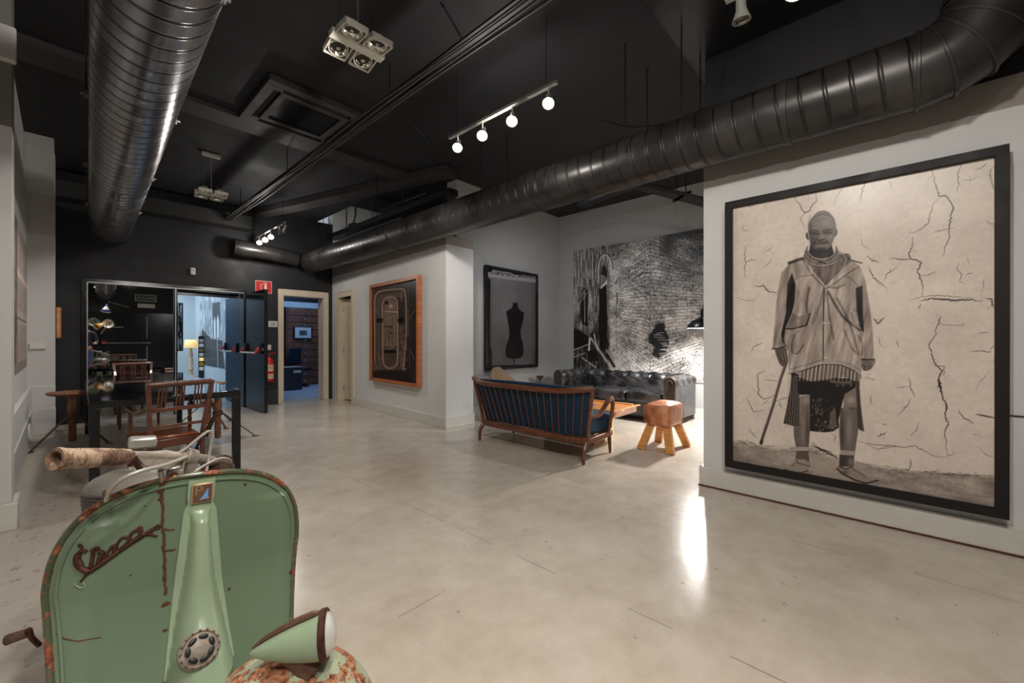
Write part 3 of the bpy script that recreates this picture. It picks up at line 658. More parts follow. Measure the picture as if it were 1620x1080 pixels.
# ------------------------------------------------------------------ rusty screw stools
def stool():
    r = empty('tripod_stool')
    prof = [(.0, .575), (.17, .575), (.20, .585), (.212, .60), (.205, .612), (.0, .618)]
    MB().lathe(prof, 28, caps=False).build('seat', 'stool_wood', r)
    b = MB(); pr = [(.028, .035)]
    for i in range(16): pr += [(.031, .05 + i * .02), (.036, .06 + i * .02)]
    pr += [(.040, .38), (.043, .40), (.043, .46), (.036, .48), (.036, .56), (.06, .576)]
    b.lathe(pr, 16).build('post', 'stool_wood', r)
    MB().lathe([(.052, .31), (.052, .36)], 16).build('collar', 'rusty_iron', r, bevel=.004)
    MB().tube(spline([(.03, 0, .43), (.1, .02, .44), (.13, .03, .48), (.11, .03, .53), (.06, .01, .55)], 5), .006, 7).build('lever', 'rusty_iron', r)
    for a in ANG:
        c, s_ = math.cos(R(a)), math.sin(R(a))
        f = MB().beam((c * .04, s_ * .04, .34), (c * .375, s_ * .375, .015), .028, .012).build('leg', 'rusty_iron', r, bevel=.002)
        MB().box((c * .39, s_ * .39, .006), (.07, .035, .010), Matrix.Rotation(R(a), 3, 'Z')).build('foot_plate', 'rusty_iron', f)
    return r
ANG = (214, 318, 90)
s1 = stool(); s1.location = (.095, 7.0, 0); tag(s1, 'rusty tripod stool with round wooden seat left of the black table', 'stool', 'rusty tripod stools')
s2 = copy_tree(s1); s2.location = (1.275, 5.95, 0); s2.rotation_euler.z = R(137); tag(s2, 'rusty tripod stool with round wooden seat right of the black table', 'stool', 'rusty tripod stools')
s3 = copy_tree(s1); s3.location = (1.40, 7.05, 0); s3.rotation_euler.z = R(75); tag(s3, 'rusty tripod stool farthest along the right side of the black table', 'stool', 'rusty tripod stools')
# ------------------------------------------------------------------ blue settee, back to us
r = empty('settee', (3.44, 2.91, 0), R(-90), 'low blue two-seat settee with brown wooden slatted back', 'sofa')
def top(x): a = abs(x) / .84; return Vector((x, -.125 + .10 * a ** 5, .70 + .045 * a ** 4))
def bot(x): a = abs(x) / .72; return Vector((x, .0 + .05 * a ** 6, .245))
pts = [top(-.84 + 1.68 * i / 40) for i in range(41)]
b = MB().tube(pts, .030, 12, flat=1.0); b.v = [(x, y, z) for x, y, z in b.v]; b.build('top_rail', 'settee_wood', r)
pts = [(-.74 + 1.48 * i / 24, .05 * abs(-1 + 2 * i / 24) ** 6 + .0, .215) for i in range(25)]
m_ = MB()
for a, c in zip(pts, pts[1:]): m_.beam(a, c, .05, .06)
for s in (-1, 1): m_.beam((s * .735, .03, .215), (s * .70, .56, .215), .045, .055)
m_.beam((-.70, .55, .215), (.70, .55, .215), .04, .055)
m_.build('seat_frame', 'settee_wood', r, bevel=.008)
for i in range(18):
    k = -1 + 2 * (i + .5) / 18; a = bot(k * .70); c = top(k * .80)
    MB().beam(a + Vector((0, -.012, 0)), c + Vector((0, .0, -.02)), .011, .010, (0, 1, 0)).build('back_slat', 'settee_wood', r, bevel=.003)
for s in (-1, 1):
    a = Vector((s * .735, .04, .20)); c = top(s * .83)
    MB().tube(spline([a, lerp(a, c, .35) + Vector((s * -.006, -.0, 0)), lerp(a, c, .7), c], 6), [.020] * 19, 10).build('back_post', 'settee_wood', r)
    MB().tube(spline([(s * .725, .03, .20), (s * .735, -.02, .12), (s * .73, -.03, 0)], 5), [.026, .025, .024, .023, .022, .021, .02, .019, .018, .017, .016][:11], 10).build('leg', 'settee_wood', r)
    MB().tube([(s * .695, .53, .21), (s * .70, .545, 0)], [.024, .014], 10).build('leg', 'settee_wood', r)
    arm = spline([(s * .775, .0, .47), (s * .77, .13, .455), (s * .765, .24, .475), (s * .76, .37, .56), (s * .755, .445, .592), (s * .75, .50, .57), (s * .745, .515, .49), (s * .735, .49, .36), (s * .72, .47, .23)], 5)
    MB().tube(arm, [.017 + .006 * math.sin(math.pi * i / 40) for i in range(41)], 10, flat=1.3).build('armrest', 'settee_wood', r)
# upholstery
def bk(u, v, off):
    k = -1 + 2 * u; z = lerp(.25, .735, v); w = lerp(.70, .80, v); q = lerp(bot(k * .70).y, top(k * .80).y, v)
    e = min(1, 9 * min(u, 1 - u, v + .2, 1 - v + .04)) ; return Vector((k * w, q + .018 + off * (.5 + .5 * e), z + (.02 * (1 - abs(k) ** 4) if v > .95 else 0)))
m_ = MB(); m_.grid(lambda u, v: bk(u, v, 0), 40, 14); m_.grid(lambda u, v: bk(u, v, .095), 40, 14)
n = 41
for j in range(14): m_.f += [(j * n, (j + 1) * n, 615 + (j + 1) * n, 615 + j * n), (j * n + 40, 615 + j * n + 40, 615 + (j + 1) * n + 40, (j + 1) * n + 40)]
for i in range(40): m_.f += [(i, 615 + i, 615 + i + 1, i + 1), (14 * n + i, 14 * n + i + 1, 615 + 14 * n + i + 1, 615 + 14 * n + i)]
m_.build('backrest', 'blue_fabric', r)
for s in (-1, 1):
    m_ = MB().bb(min(s * .005, s * .715), max(s * .005, s * .715), .10, .585, .25, .44); m_.build('seat_cushion', 'blue_fabric', r, bevel=.035, seg=4)
# ------------------------------------------------------------------ coffee table
r = empty('coffee_table', (4.42, 2.86, 0), 0, 'low solid wood coffee table on a pale block base', 'table')
m_ = MB(); m_.hexa([(-.33, -.62, .34), (.30, -.60, .34), (.31, .66, .34), (-.31, .64, .34), (-.35, -.68, .415), (.34, -.58, .415), (.35, .68, .415), (-.34, .67, .415)]); m_.build('table_top', 'slab_wood', r, bevel=.006)
m_ = MB()
for a, b, c, e in ((-.33, .32, -.64, -.60), (-.33, .32, .62, .66), (-.33, -.29, -.60, .62), (.28, .32, -.55, .62)): m_.bb(a, b, c, e, .4155, .428)
m_.build('raised_edge', 'pine', r, bevel=.004)
MB().bb(-.25, .22, -.34, .40, 0, .339).build('base_block', 'pale_ply', r, bevel=.004)
mg = tag(MB().box((4.28, 2.75, .4195), (.21, .28, .007), Matrix.Rotation(R(12), 3, 'Z')).build('magazine', 'magazine_blue'), 'blue illustrated magazine lying on the coffee table', 'magazine')
# ------------------------------------------------------------------ chesterfield
r = empty('chesterfield_sofa', (6.60, 3.22, 0), R(90), 'long black tufted leather chesterfield sofa under the brick mural', 'sofa')
HL, DP, HT = 1.08, .86, .70
MB().bb(-HL + .10, HL - .10, .04, DP - .04, .08, .30).build('base', 'black_leather', r, bevel=.02, seg=3)
MB().bb(-HL + .09, HL - .09, DP - .043, DP - .028, .085, .10).build('base_trim', 'black_metal', r)
def tuft(u, v, nu, nv):
    """height of a deep-buttoned surface, diamonds of nu x nv"""
    a, b = u * nu, v * nv; d = 9
    for i in (0, 1):
        p, q = (a - .5 * i) - round(a - .5 * i), (b - .5 * i) - round(b - .5 * i); d = min(d, math.hypot(p, q))
    e = min(abs(((a + b) % 1) - .5), abs(((a - b) % 1) - .5)) * 2
    e = 1 - min(abs((a + b) - round(a + b)), abs((a - b) - round(a - b))) * 2
    return -.034 * math.exp(-(d / .2) ** 2) - .012 * max(0, e) ** 6
def roll(u):  # inner face curving into the outward roll: (depth back, height)
    if u < .42: return (0 - .015 * math.sin(u / .42 * math.pi), lerp(.40, .60, u / .42))
    a = (u - .42) / .58 * R(250); return (-.105 + .105 * math.cos(a), .60 + .105 * math.sin(a) * (1 if a < math.pi else .9))
def rollbody(fn_place, nlen, nu, name, L):
    def fn(u, v):
        y, z = roll(v); h = tuft(u, min(v * 1.0, 1) * .95, nu, 3.2) if v < .88 else 0; 
        an = 0 if v < .42 else (v - .42) / .58 * R(250)
        return fn_place(u, y + h * math.cos(an), z + h * math.sin(an))
    return MB().grid(fn, nlen, 48)
# back: inner face at y=.24, rolls toward the wall (y smaller)
b = rollbody(lambda u, y, z: Vector((lerp(-HL + .12, HL - .12, u), .25 + y, z)), 150, 9, 'back', 0)
b.build('backrest', 'black_leather', r, smooth=60)
MB().bb(-HL + .12, HL - .12, .045, .235, .30, .60).build('back_core', 'black_leather', r)
for s in (-1, 1):
    xi = HL - .23
    b = rollbody(lambda u, y, z: Vector((s * (xi - y), lerp(.06, DP - .01, u), z)), 60, 3.5, 'arm', 0)
    a = b.build('armrest', 'black_leather', r, smooth=60)
    MB().bb(min(s * (xi + .01), s * (xi + .19)), max(s * (xi + .01), s * (xi + .19)), .045, DP - .012, .085, .60).build('arm_panel', 'black_leather', a, bevel=.012)
    m = frame((s * (xi + .105), DP - .010, .60), (1, 0, 0), (0, 0, 1))
    poly = [(.10 * math.cos(t_), .10 * math.sin(t_)) for t_ in np.linspace(0, math.pi, 20)] + [(-.085, -.25), (-.08, -.50), (.07, -.50), (.075, -.2)]
    MB().prism(poly, -.012 if s else .01, m).build('arm_front', 'black_leather', a, bevel=.006)
    ring = [m @ Vector((.088 * math.cos(t_), .088 * math.sin(t_), -.014)) for t_ in np.linspace(0, math.pi, 18)]
    MB().tube([m @ Vector((.065, -.42, -.014))] + ring + [m @ Vector((-.07, -.42, -.014))], .005, 7).build('stud_trim', 'badge_brown', a)
    MB().tube([m @ Vector((.045 * math.cos(t_), .045 * math.sin(t_), -.014)) for t_ in np.linspace(0, math.pi, 12)], .005, 7).build('stud_trim', 'badge_brown', a)
for i in (-1, 0, 1):
    w = (HL - .24) * 2 / 3
    MB().bb(i * w - w / 2 + .004, i * w + w / 2 - .004, .23, DP - .005, .29, .445).build('seat_cushion', 'black_leather', r, bevel=.04, seg=4)
for x in (-HL + .2, HL - .2):
    for y in (.10, DP - .10): MB().lathe([(.02, 0), (.032, .01), (.034, .03), (.024, .05), (.03, .08)], 14, Matrix.Translation((x, y, 0))).build('foot', 'black_metal', r)
# ------------------------------------------------------------------ leather pommel stool
r = empty('pommel_stool', (4.57, 1.86, 0), 0, 'tan leather pommel horse stool on four splayed wooden legs', 'stool')
m_ = MB()
def pad(u, v):
    a = 2 * math.pi * u; c, s_ = math.cos(a), math.sin(a); n_ = .32
    x, y = math.copysign(abs(c) ** n_, c), math.copysign(abs(s_) ** n_, s_)
    z = v; k = 1 - .06 * (2 * z - 1) ** 6 - (.04 if z < .05 else 0)
    return Vector((.205 * x * k, .145 * y * k, .27 + .23 * z))
m_.grid(lambda u, v: pad(u, v), 56, 16, True)
m_.grid(lambda u, v: Vector((pad(u, 1).x * (1 - v), pad(u, 1).y * (1 - v), .50 + .035 * (1 - (1 - v) ** 2))), 56, 10, True)
m_.grid(lambda u, v: Vector((pad(u, 0).x * (1 - v), pad(u, 0).y * (1 - v), .27)), 56, 2, True)
m_.build('seat', 'tan_leather', r, smooth=80)
for sx in (-1, 1):
    for sy in (-1, 1):
        MB().tube([(sx * .196, sy * .137, .28), (sx * .203, sy * .142, .38), (sx * .20, sy * .139, .49)], .005, 6).build('seam', 'tan_leather', r)
        MB().beam((sx * .135, sy * .085, .285), (sx * .235, sy * .165, -.0), .085, .05, (1, 0, 0)).build('leg', 'pine', r, bevel=.003)
r_fix = [o for o in bpy.data.objects if o.parent == r and o.name.startswith('leg')]
for o in r_fix:
    for v in o.data.vertices: v.co.z = max(v.co.z, .001)
# ------------------------------------------------------------------ shell armchair behind the settee
r = empty('lounge_armchair', (4.78, 4.28, 0), 0, 'beige rounded shell armchair behind the blue settee', 'armchair')
def bell(k): return .30 + .48 * math.exp(-((k + .12) / .78) ** 2)
m_ = MB().grid(lambda u, v: Vector(((-1 + 2 * u) * .52, .28 - .42 * (-1 + 2 * u) ** 2 + .10 * v, lerp(.20, bell(-1 + 2 * u), v))), 40, 14)
m_.build('shell_back', 'tan_fabric', r, solid=.06, bevel=0)
MB().lathe([(.0, .22), (.30, .22), (.36, .28), (.35, .36), (.28, .40), (0, .41)], 32, Matrix.Translation((0, -.06, 0)) @ Matrix.Scale(1.15, 4, (1, 0, 0)), caps=False).build('seat_cushion', 'tan_fabric', r)
for a in (45, 135, 225, 315): MB().tube([(.22 * math.cos(R(a)), -.06 + .22 * math.sin(R(a)), .23), (.30 * math.cos(R(a)), -.06 + .30 * math.sin(R(a)), 0)], [.02, .012], 10).build('leg', 'settee_wood', r)
r = empty('smoking_stand', (5.80, 4.62, 0), 0, 'small dark metal ashtray stand between armchair and chesterfield', 'stand')
MB().lathe([(.0, .50), (.02, .50), (.07, .56), (.075, .57), (.06, .565), (.02, .52), (0, .515)], 20, caps=False).build('bowl', 'badge_brown', r)
MB().tube([(0, 0, .02), (0, 0, .505)], .007, 8).build('stem', 'badge_brown', r)
MB().lathe([(.11, 0), (.11, .008), (.03, .02), (.008, .03)], 20).build('base', 'badge_brown', r)
# ------------------------------------------------------------------ pictures: painted into vertex colours of flat prints
rng = np.random.default_rng(7)
def vnoise(x, y, seed=0):
    def h(a, b): v = np.sin(a * 127.1 + b * 311.7 + seed * 74.7) * 43758.5453; return v - np.floor(v)
    xi, yi = np.floor(x), np.floor(y); fx, fy = x - xi, y - yi; fx = fx * fx * (3 - 2 * fx); fy = fy * fy * (3 - 2 * fy)
    return (h(xi, yi) * (1 - fx) + h(xi + 1, yi) * fx) * (1 - fy) + (h(xi, yi + 1) * (1 - fx) + h(xi + 1, yi + 1) * fx) * fy
def fbm(x, y, o=4, seed=0): return sum(vnoise(x * 2 ** i, y * 2 ** i, seed + i) * .5 ** (i + 1) for i in range(o)) / (1 - .5 ** o)
class Print:
    """grey print on a vertical plane; drawing coordinates are those of a study crop: (ox, oy, scale)"""
    def __init__(s, origin, du, dv, nu, nv, crop, base=200):
        s.o, s.du, s.dv = Vector(origin), Vector(du), Vector(dv); s.nu, s.nv = nu, nv
        U, V = np.meshgrid(np.linspace(0, 1, nu), np.linspace(0, 1, nv))
        P = np.array(s.o)[None, None] + U[..., None] * np.array(s.du) + V[..., None] * np.array(s.dv)
        s.P = P; s.U, s.V = U, V
        F = np.array([math.sin(YAW), math.cos(YAW)]); Rr = np.array([math.cos(YAW), -math.sin(YAW)])
        d = P[..., 0] * F[0] + P[..., 1] * F[1]; l = P[..., 0] * Rr[0] + P[..., 1] * Rr[1]
        s.px = CX + FPX * l / d; s.py = HZ - FPX * (P[..., 2] - CH) / d
        s.set(crop); s.c = np.zeros((nv, nu)) + base
    def set(s, crop): ox, oy, k = crop; s.x = (s.px - ox) * k; s.y = (s.py - oy) * k; s.k = k; s.soft = .7 * k; return s
    def box(s, pts, pad):
        a = np.array(pts, float); m = (s.x > a[:, 0].min() - pad) & (s.x < a[:, 0].max() + pad) & (s.y > a[:, 1].min() - pad) & (s.y < a[:, 1].max() + pad)
        if not m.any(): return None
        r, c = np.where(m.any(1))[0], np.where(m.any(0))[0]; return slice(r[0], r[-1] + 1), slice(c[0], c[-1] + 1)
    def blend(s, sl, a, val):
        v = val[sl] if isinstance(val, np.ndarray) and val.shape == s.c.shape else val
        s.c[sl] = s.c[sl] * (1 - a) + v * a
    def poly(s, pts, val, soft=None, op=1, smooth=False):
        if smooth: pts = [(p.x, p.y) for p in spline([(a, b, 0) for a, b in pts], 4, True)]
        soft = soft or s.soft; sl = s.box(pts, soft * 2)
        if sl is None: return s
        x, y = s.x[sl], s.y[sl]; ins = np.zeros(x.shape, bool); d = np.full(x.shape, 1e9); n = len(pts)
        for i in range(n):
            (x0, y0), (x1, y1) = pts[i], pts[(i + 1) % n]
            if y0 != y1:
                c = ((y0 > y) != (y1 > y)) & (x < (x1 - x0) * (y - y0) / (y1 - y0) + x0); ins ^= c
            dx, dy = x1 - x0, y1 - y0; t = np.clip(((x - x0) * dx + (y - y0) * dy) / (dx * dx + dy * dy + 1e-9), 0, 1)
            d = np.minimum(d, (x - x0 - t * dx) ** 2 + (y - y0 - t * dy) ** 2)
        d = np.sqrt(d) * np.where(ins, -1, 1); s.blend(sl, np.clip(.5 - d / soft, 0, 1) * op, val); return s
    def line(s, pts, w, val, op=1, soft=None, smooth=False, taper=False):
        if smooth: pts = [(p.x, p.y) for p in spline([(a, b, 0) for a, b in pts], 5)]
        soft = soft or s.soft; sl = s.box(pts, w + soft * 2)
        if sl is None: return s
        x, y = s.x[sl], s.y[sl]; d = np.full(x.shape, 1e9); n = len(pts) - 1
        for i in range(n):
            (x0, y0), (x1, y1) = pts[i], pts[i + 1]; dx, dy = x1 - x0, y1 - y0
            t = np.clip(((x - x0) * dx + (y - y0) * dy) / (dx * dx + dy * dy + 1e-9), 0, 1)
            ww = w / 2 * (1 if not taper else max(.25, 1 - abs(2 * (i + .5) / n - 1) ** 2 * .8))
            d = np.minimum(d, np.sqrt((x - x0 - t * dx) ** 2 + (y - y0 - t * dy) ** 2) - ww)
        s.blend(sl, np.clip(.5 - d / soft, 0, 1) * op, val); return s
    def dab(s, x, y, rx, ry, val, op=1, hard=1):
        a = np.exp(-(((s.x - x) / rx) ** 2 + ((s.y - y) / ry) ** 2) ** hard) * op; s.c = s.c * (1 - a) + val * a; return s
    def crack(s, pts, w, val=40, jag=5, branches=0, op=.9):
        out = [pts[0]]
        for (x0, y0), (x1, y1) in zip(pts, pts[1:]):
            n = max(2, int(math.hypot(x1 - x0, y1 - y0) / (3.2 * s.k / 1.6)))
            for i in range(1, n + 1):
                t = i / n; j = jag if i < n else 0; out.append((lerp(x0, x1, t) + rng.uniform(-j, j), lerp(y0, y1, t) + rng.uniform(-j, j) * .6))
        s.line(out, w * .72, val, op * .9, soft=s.soft * .8, taper=True)
        for _ in range(branches):
            x, y = out[rng.integers(len(out))]; a = rng.uniform(0, 6.28); l = rng.uniform(15, 45) * s.k / 3.6
            s.line([(x, y), (x + l * .5 * math.cos(a) + rng.uniform(-4, 4), y + l * .5 * math.sin(a)), (x + l * math.cos(a), y + l * math.sin(a))], w * .22, val, .4)
        return s
    def build(s, name, parent, tint=((1, 1, 1), (1, 1, 1)), rough=.35, coat=.0, mat=None):
        g = np.clip(s.c, 0, 255)[..., None] / 255; t0, t1 = np.array(tint[0]), np.array(tint[1])
        col = g * (t0 * (1 - g) + t1 * g); col = np.clip(col, 0, 1)
        lin = np.where(col <= .04045, col / 12.92, ((col + .055) / 1.055) ** 2.4)
        nv, nu = s.nv, s.nu; me = bpy.data.meshes.new(name)
        me.vertices.add(nv * nu); me.vertices.foreach_set('co', s.P.reshape(-1).astype(np.float32))
        i = np.arange(nv - 1)[:, None] * nu + np.arange(nu - 1)[None]; q = np.stack([i, i + 1, i + nu + 1, i + nu], -1).reshape(-1, 4)
        me.loops.add(q.size); me.loops.foreach_set('vertex_index', q.reshape(-1).astype(np.int32))
        me.polygons.add(len(q)); me.polygons.foreach_set('loop_start', np.arange(0, q.size, 4, dtype=np.int32))
        me.update(calc_edges=True); me.validate()
        at_ = me.color_attributes.new('print', 'FLOAT_COLOR', 'POINT')
        at_.data.foreach_set('color', np.concatenate([lin, np.ones((nv, nu, 1))], -1).reshape(-1).astype(np.float32))
        t = NT(name + '_ink'); vc = t.new('ShaderNodeVertexColor', layer_name='print')
        t.bs(Base_Color=vc.outputs[0], Roughness=rough); t.b.inputs['Specular IOR Level'].default_value = .35; t.b.inputs['Coat Weight'].default_value = coat; t.b.inputs['Coat Roughness'].default_value = .3
        t.bump(t.noise(90, 3), .06, .002)
        me.materials.append(t.m); o = bpy.data.objects.new(name, me); COL.objects.link(o); o.parent = parent; return o
SEPIA = ((1.0, .84, .77), (1.0, .955, .90))
# ---- the portrait
r = empty('framed_photograph', (0, 0, 0), 0, 'huge black-framed sepia photograph of a standing man before a cracked wall', 'photograph')
YL, YR, Z0, Z1, fw = .950, -.492, .212, 2.287, .053
m_ = MB()
for a, b, c, e in ((YR, YL, Z0, Z0 + fw), (YR, YL, Z1 - fw, Z1), (YR, YR + fw, Z0 + fw, Z1 - fw), (YL - fw, YL, Z0 + fw, Z1 - fw)): m_.bb(3.520, 3.575, a, b, c, e)
m_.build('frame', 'frame_black', r, bevel=.002)
m_ = MB(); m_.bb(3.555, 3.618, YR + .03, YL - .03, Z0 + .05, Z1 - .05); m_.build('backing_board', 'plinth_black', r)
T0, T1, T2, T5, T6, T7 = (1100, 200, 1.6365), (1180, 300, 3.6), (1180, 540, 4.154), (1150, 220, 4.152), (1370, 230, 3.726), (1370, 500, 3.374)
p = Print((3.545, YL - fw, Z0 + fw), (0, YR - YL + 2 * fw, 0), (0, 0, Z1 - Z0 - 2 * fw), 470, 680, T0)
n1, n2 = fbm(p.U * 6, p.V * 8, 5, 1), fbm(p.U * 60, p.V * 90, 3, 5)
p.c = 206 + (n1 - .5) * 26 + (n2 - .5) * 12
# ground
p.set(T0); gy = [(90, 815), (130, 818), (170, 828), (215, 838), (300, 832), (345, 858), (420, 868), (500, 885), (560, 893), (650, 898), (720, 903), (790, 910)]
g = 150 + (fbm(p.U * 14, p.V * 60, 5, 3) - .5) * 70 + (fbm(p.U * 120, p.V * 160, 2, 9) - .5) * 26
p.poly(gy + [(790, 1100), (60, 1100)], g, soft=10)
p.poly([(165, 832), (300, 834), (380, 862), (470, 900), (400, 960), (240, 880)], 168, soft=26, op=.5)
for i in range(90):
    x = rng.uniform(100, 780); y = np.interp(x, [a for a, b in gy], [b for a, b in gy]) + rng.uniform(-6, 8); p.line([(x, y), (x + rng.uniform(4, 16), y + rng.uniform(-2, 4))], 1.6, 80, .55)
p.crack([(300, 825), (330, 838), (366, 858)], 6, 45, 3)
# cracks, traced
p.set(T5)
for pts, w in (([(440, 370), (460, 410), (485, 440), (510, 485), (545, 470), (560, 430), (590, 405), (580, 360)], 8), ([(515, 485), (480, 515), (495, 545), (510, 600)], 4), ([(770, 300), (740, 350), (715, 390), (708, 440)], 4), ([(930, 255), (900, 310), (880, 370), (880, 410)], 8), ([(118, 700), (120, 800), (115, 910)], 5), ([(120, 810), (160, 790), (190, 800)], 4), ([(250, 740), (275, 730), (300, 705)], 4), ([(230, 850), (270, 820), (300, 790)], 3), ([(175, 960), (215, 970), (240, 960), (270, 1000), (330, 1010)], 8), ([(60, 1040), (130, 1060), (190, 1060)], 3), ([(120, 415), (140, 440), (170, 440)], 3), ([(880, 650), (890, 690), (930, 720)], 4), ([(920, 760), (950, 800), (1000, 805)], 4), ([(930, 850), (960, 910), (1030, 970)], 4), ([(105, 560), (110, 600), (135, 600)], 3)): p.crack(pts, w, branches=1)
p.set(T6)
for pts, w in (([(383, 122), (395, 170), (412, 230), (432, 300), (470, 295), (490, 320), (515, 370), (500, 420), (490, 490), (495, 540), (470, 590), (455, 650)], 9), ([(430, 310), (398, 340), (380, 400), (365, 460), (330, 490), (280, 515), (245, 515)], 5), ([(275, 540), (270, 600), (250, 640), (262, 668), (300, 675), (325, 690), (305, 740), (318, 780), (335, 820), (335, 885)], 9), ([(262, 670), (215, 672), (150, 665)], 8), ([(320, 765), (365, 765), (420, 740)], 4), ([(525, 100), (560, 115), (542, 170), (548, 220), (536, 270)], 6), ([(760, 110), (730, 160), (740, 220), (762, 275)], 6), ([(640, 140), (680, 135), (720, 95)], 4), ([(560, 205), (620, 205), (665, 180)], 3), ([(400, 515), (440, 500), (485, 492)], 4), ([(710, 445), (735, 462), (760, 465)], 4), ([(5, 650), (40, 678), (80, 688)], 4), ([(10, 700), (45, 780), (90, 810), (125, 842)], 5), ([(105, 800), (120, 760), (150, 740), (185, 715)], 5), ([(550, 690), (535, 730), (565, 760), (552, 800), (580, 818)], 5), ([(595, 660), (605, 690)], 3), ([(590, 762), (630, 745)], 3), ([(320, 915), (380, 903), (440, 905), (520, 913), (620, 908), (670, 918), (690, 912)], 13), ([(705, 900), (740, 905), (748, 960)], 11), ([(320, 930), (312, 960)], 5), ([(250, 915), (330, 890), (420, 882), (560, 895), (640, 900)], 4), ([(440, 1010), (420, 1075)], 6), ([(40, 1015), (70, 1050), (105, 1012)], 6), ([(140, 205), (160, 260)], 3), ([(700, 780), (680, 870)], 2)): p.crack(pts, w, branches=2)
p.set(T7)
for pts, w in (([(400, 0), (375, 60), (372, 100), (335, 150), (350, 200), (375, 265), (405, 290), (390, 330), (392, 370), (410, 430), (430, 480), (422, 540), (440, 575), (418, 620), (428, 690), (435, 745)], 9), ([(380, 265), (415, 265), (420, 300), (400, 320)], 5), ([(388, 335), (400, 400)], 17), ([(430, 465), (430, 500)], 11), ([(495, 500), (520, 540), (575, 572)], 7), ([(585, 525), (640, 532), (690, 545)], 11), ([(555, 190), (610, 184), (665, 192), (678, 150)], 5), ([(600, 90), (650, 86)], 4), ([(400, 45), (470, 50), (530, 46)], 3), ([(235, 330), (235, 380), (260, 430)], 6), ([(240, 440), (215, 480), (175, 525)], 5), ([(285, 555), (270, 610), (235, 640)], 4), ([(0, 680), (60, 710), (130, 690), (200, 700), (255, 690), (310, 720), (370, 748), (450, 755)], 4), ([(110, 620), (60, 640)], 4), ([(238, 765), (232, 820), (215, 812)], 6), ([(40, 10), (70, 40), (100, 5)], 5), ([(70, 110), (75, 150), (105, 170)], 3), ([(160, 130), (175, 170)], 3), ([(600, 700), (640, 740), (685, 752)], 3), ([(575, 625), (630, 650)], 2), ([(660, 290), (610, 350), (585, 400)], 2), ([(260, 830), (330, 832), (420, 842), (560, 850), (680, 850)], 5), ([(480, 730), (430, 745)], 3), ([(20, 430), (30, 470)], 3), ([(160, 385), (225, 375)], 3)): p.crack(pts, w, branches=1)
p.set(T2)
for pts, w in (([(130, 190), (75, 220), (85, 350), (120, 380), (160, 370), (195, 345)], 7), ([(200, 395), (240, 375), (290, 365)], 5), ([(0, 370), (50, 460), (115, 450)], 5), ([(20, 575), (65, 630)], 5), ([(105, 420), (140, 390)], 4), ([(120, 250), (210, 258)], 4), ([(30, 80), (55, 30), (110, 10)], 4), ([(215, 400), (240, 440)], 5), ([(735, 655), (830, 675), (870, 680), (990, 685)], 5), ([(860, 635), (930, 590)], 4), ([(785, 235), (850, 255)], 5), ([(820, 350), (825, 410)], 3), ([(895, 540), (935, 545)], 4), ([(560, 600), (590, 625), (575, 660)], 4), ([(430, 660), (480, 700), (540, 720), (610, 770)], 9), ([(850, 710), (990, 690)], 4), ([(0, 650), (40, 665), (80, 695)], 5), ([(740, 800), (840, 815)], 4)): p.crack(pts, w, branches=2)
for _ in range(150):
    p.set(T0); x, y = rng.uniform(100, 775), rng.uniform(90, 800); a = rng.uniform(-.6, .6) if rng.random() < .4 else rng.uniform(.9, 2.2); l = rng.uniform(5, 22)
    p.line([(x, y), (x + l * .5 * math.cos(a) + 2, y + l * .5 * math.sin(a)), (x + l * math.cos(a), y + l * math.sin(a))], 1.0, 120, .28)
# the man
dk, mid, lt = 38, 118, 165
p.set(T2)
p.line([(262, 150), (230, 240), (185, 400), (140, 540), (100, 662)], 20, 92); p.line([(252, 165), (222, 245), (178, 400), (132, 540)], 5, 150, .7); p.line([(104, 655), (100, 668)], 22, 60)
p.poly([(310, 470), (425, 440), (420, 600), (412, 700), (330, 700), (315, 620)], 105); p.poly([(340, 360), (430, 350), (430, 500), (415, 560), (345, 540)], 118)
p.dab(395, 385, 28, 30, 170, .7); p.dab(375, 600, 18, 90, 150, .6); p.dab(405, 560, 12, 120, 70, .6)
p.poly([(620, 440), (735, 400), (742, 560), (718, 722), (622, 718), (614, 600)], 108); p.poly([(645, 320), (728, 300), (735, 440), (640, 460)], 125)
p.dab(690, 385, 26, 22, 180, .7); p.dab(680, 580, 20, 100, 158, .6); p.dab(632, 600, 14, 120, 60, .7); p.dab(700, 440, 30, 8, 70, .7)
# cloths
p.poly([(420, 300), (600, 300), (612, 565), (575, 590), (520, 597), (420, 588)], 40)
for i in range(70):
    x, y = rng.uniform(432, 600), rng.uniform(370, 590); a = rng.uniform(0, 6.28); p.line([(x, y), (x + 9 * math.cos(a), y + 9 * math.sin(a)), (x + 9 * math.cos(a) + 7 * math.sin(a), y + 9 * math.sin(a) + 7)], 4, 150 if y > 520 or x < 500 else 90, .75)
p.poly([(552, 470), (590, 430), (600, 560), (550, 580)], 140, op=.6)
p.poly([(300, 200), (348, 215), (352, 400), (356, 562), (300, 552), (247, 538), (288, 330)], 46)
for gx in range(260, 350, 17):
    for gyy in range(225, 550, 19):
        x = gx + (550 - gyy) * .06 + rng.uniform(-2, 2); p.line([(x, gyy), (x + 7, gyy + 7), (x + 1, gyy + 11), (x + 8, gyy + 16)], 3.5, 165, .75)
p.poly([(340, 225), (720, 245), (722, 300), (650, 345), (630, 420), (600, 560), (585, 420), (470, 300), (432, 350), (345, 350)], dk)
p.poly([(722, 255), (746, 255), (752, 400), (778, 592), (748, 582), (735, 560)], 70); p.line([(745, 300), (770, 580)], 5, 130, .7)
p.poly([(345, 200), (420, 168), (520, 145), (610, 148), (690, 170), (757, 245), (730, 262), (640, 232), (560, 245), (430, 262), (345, 235)], 132)
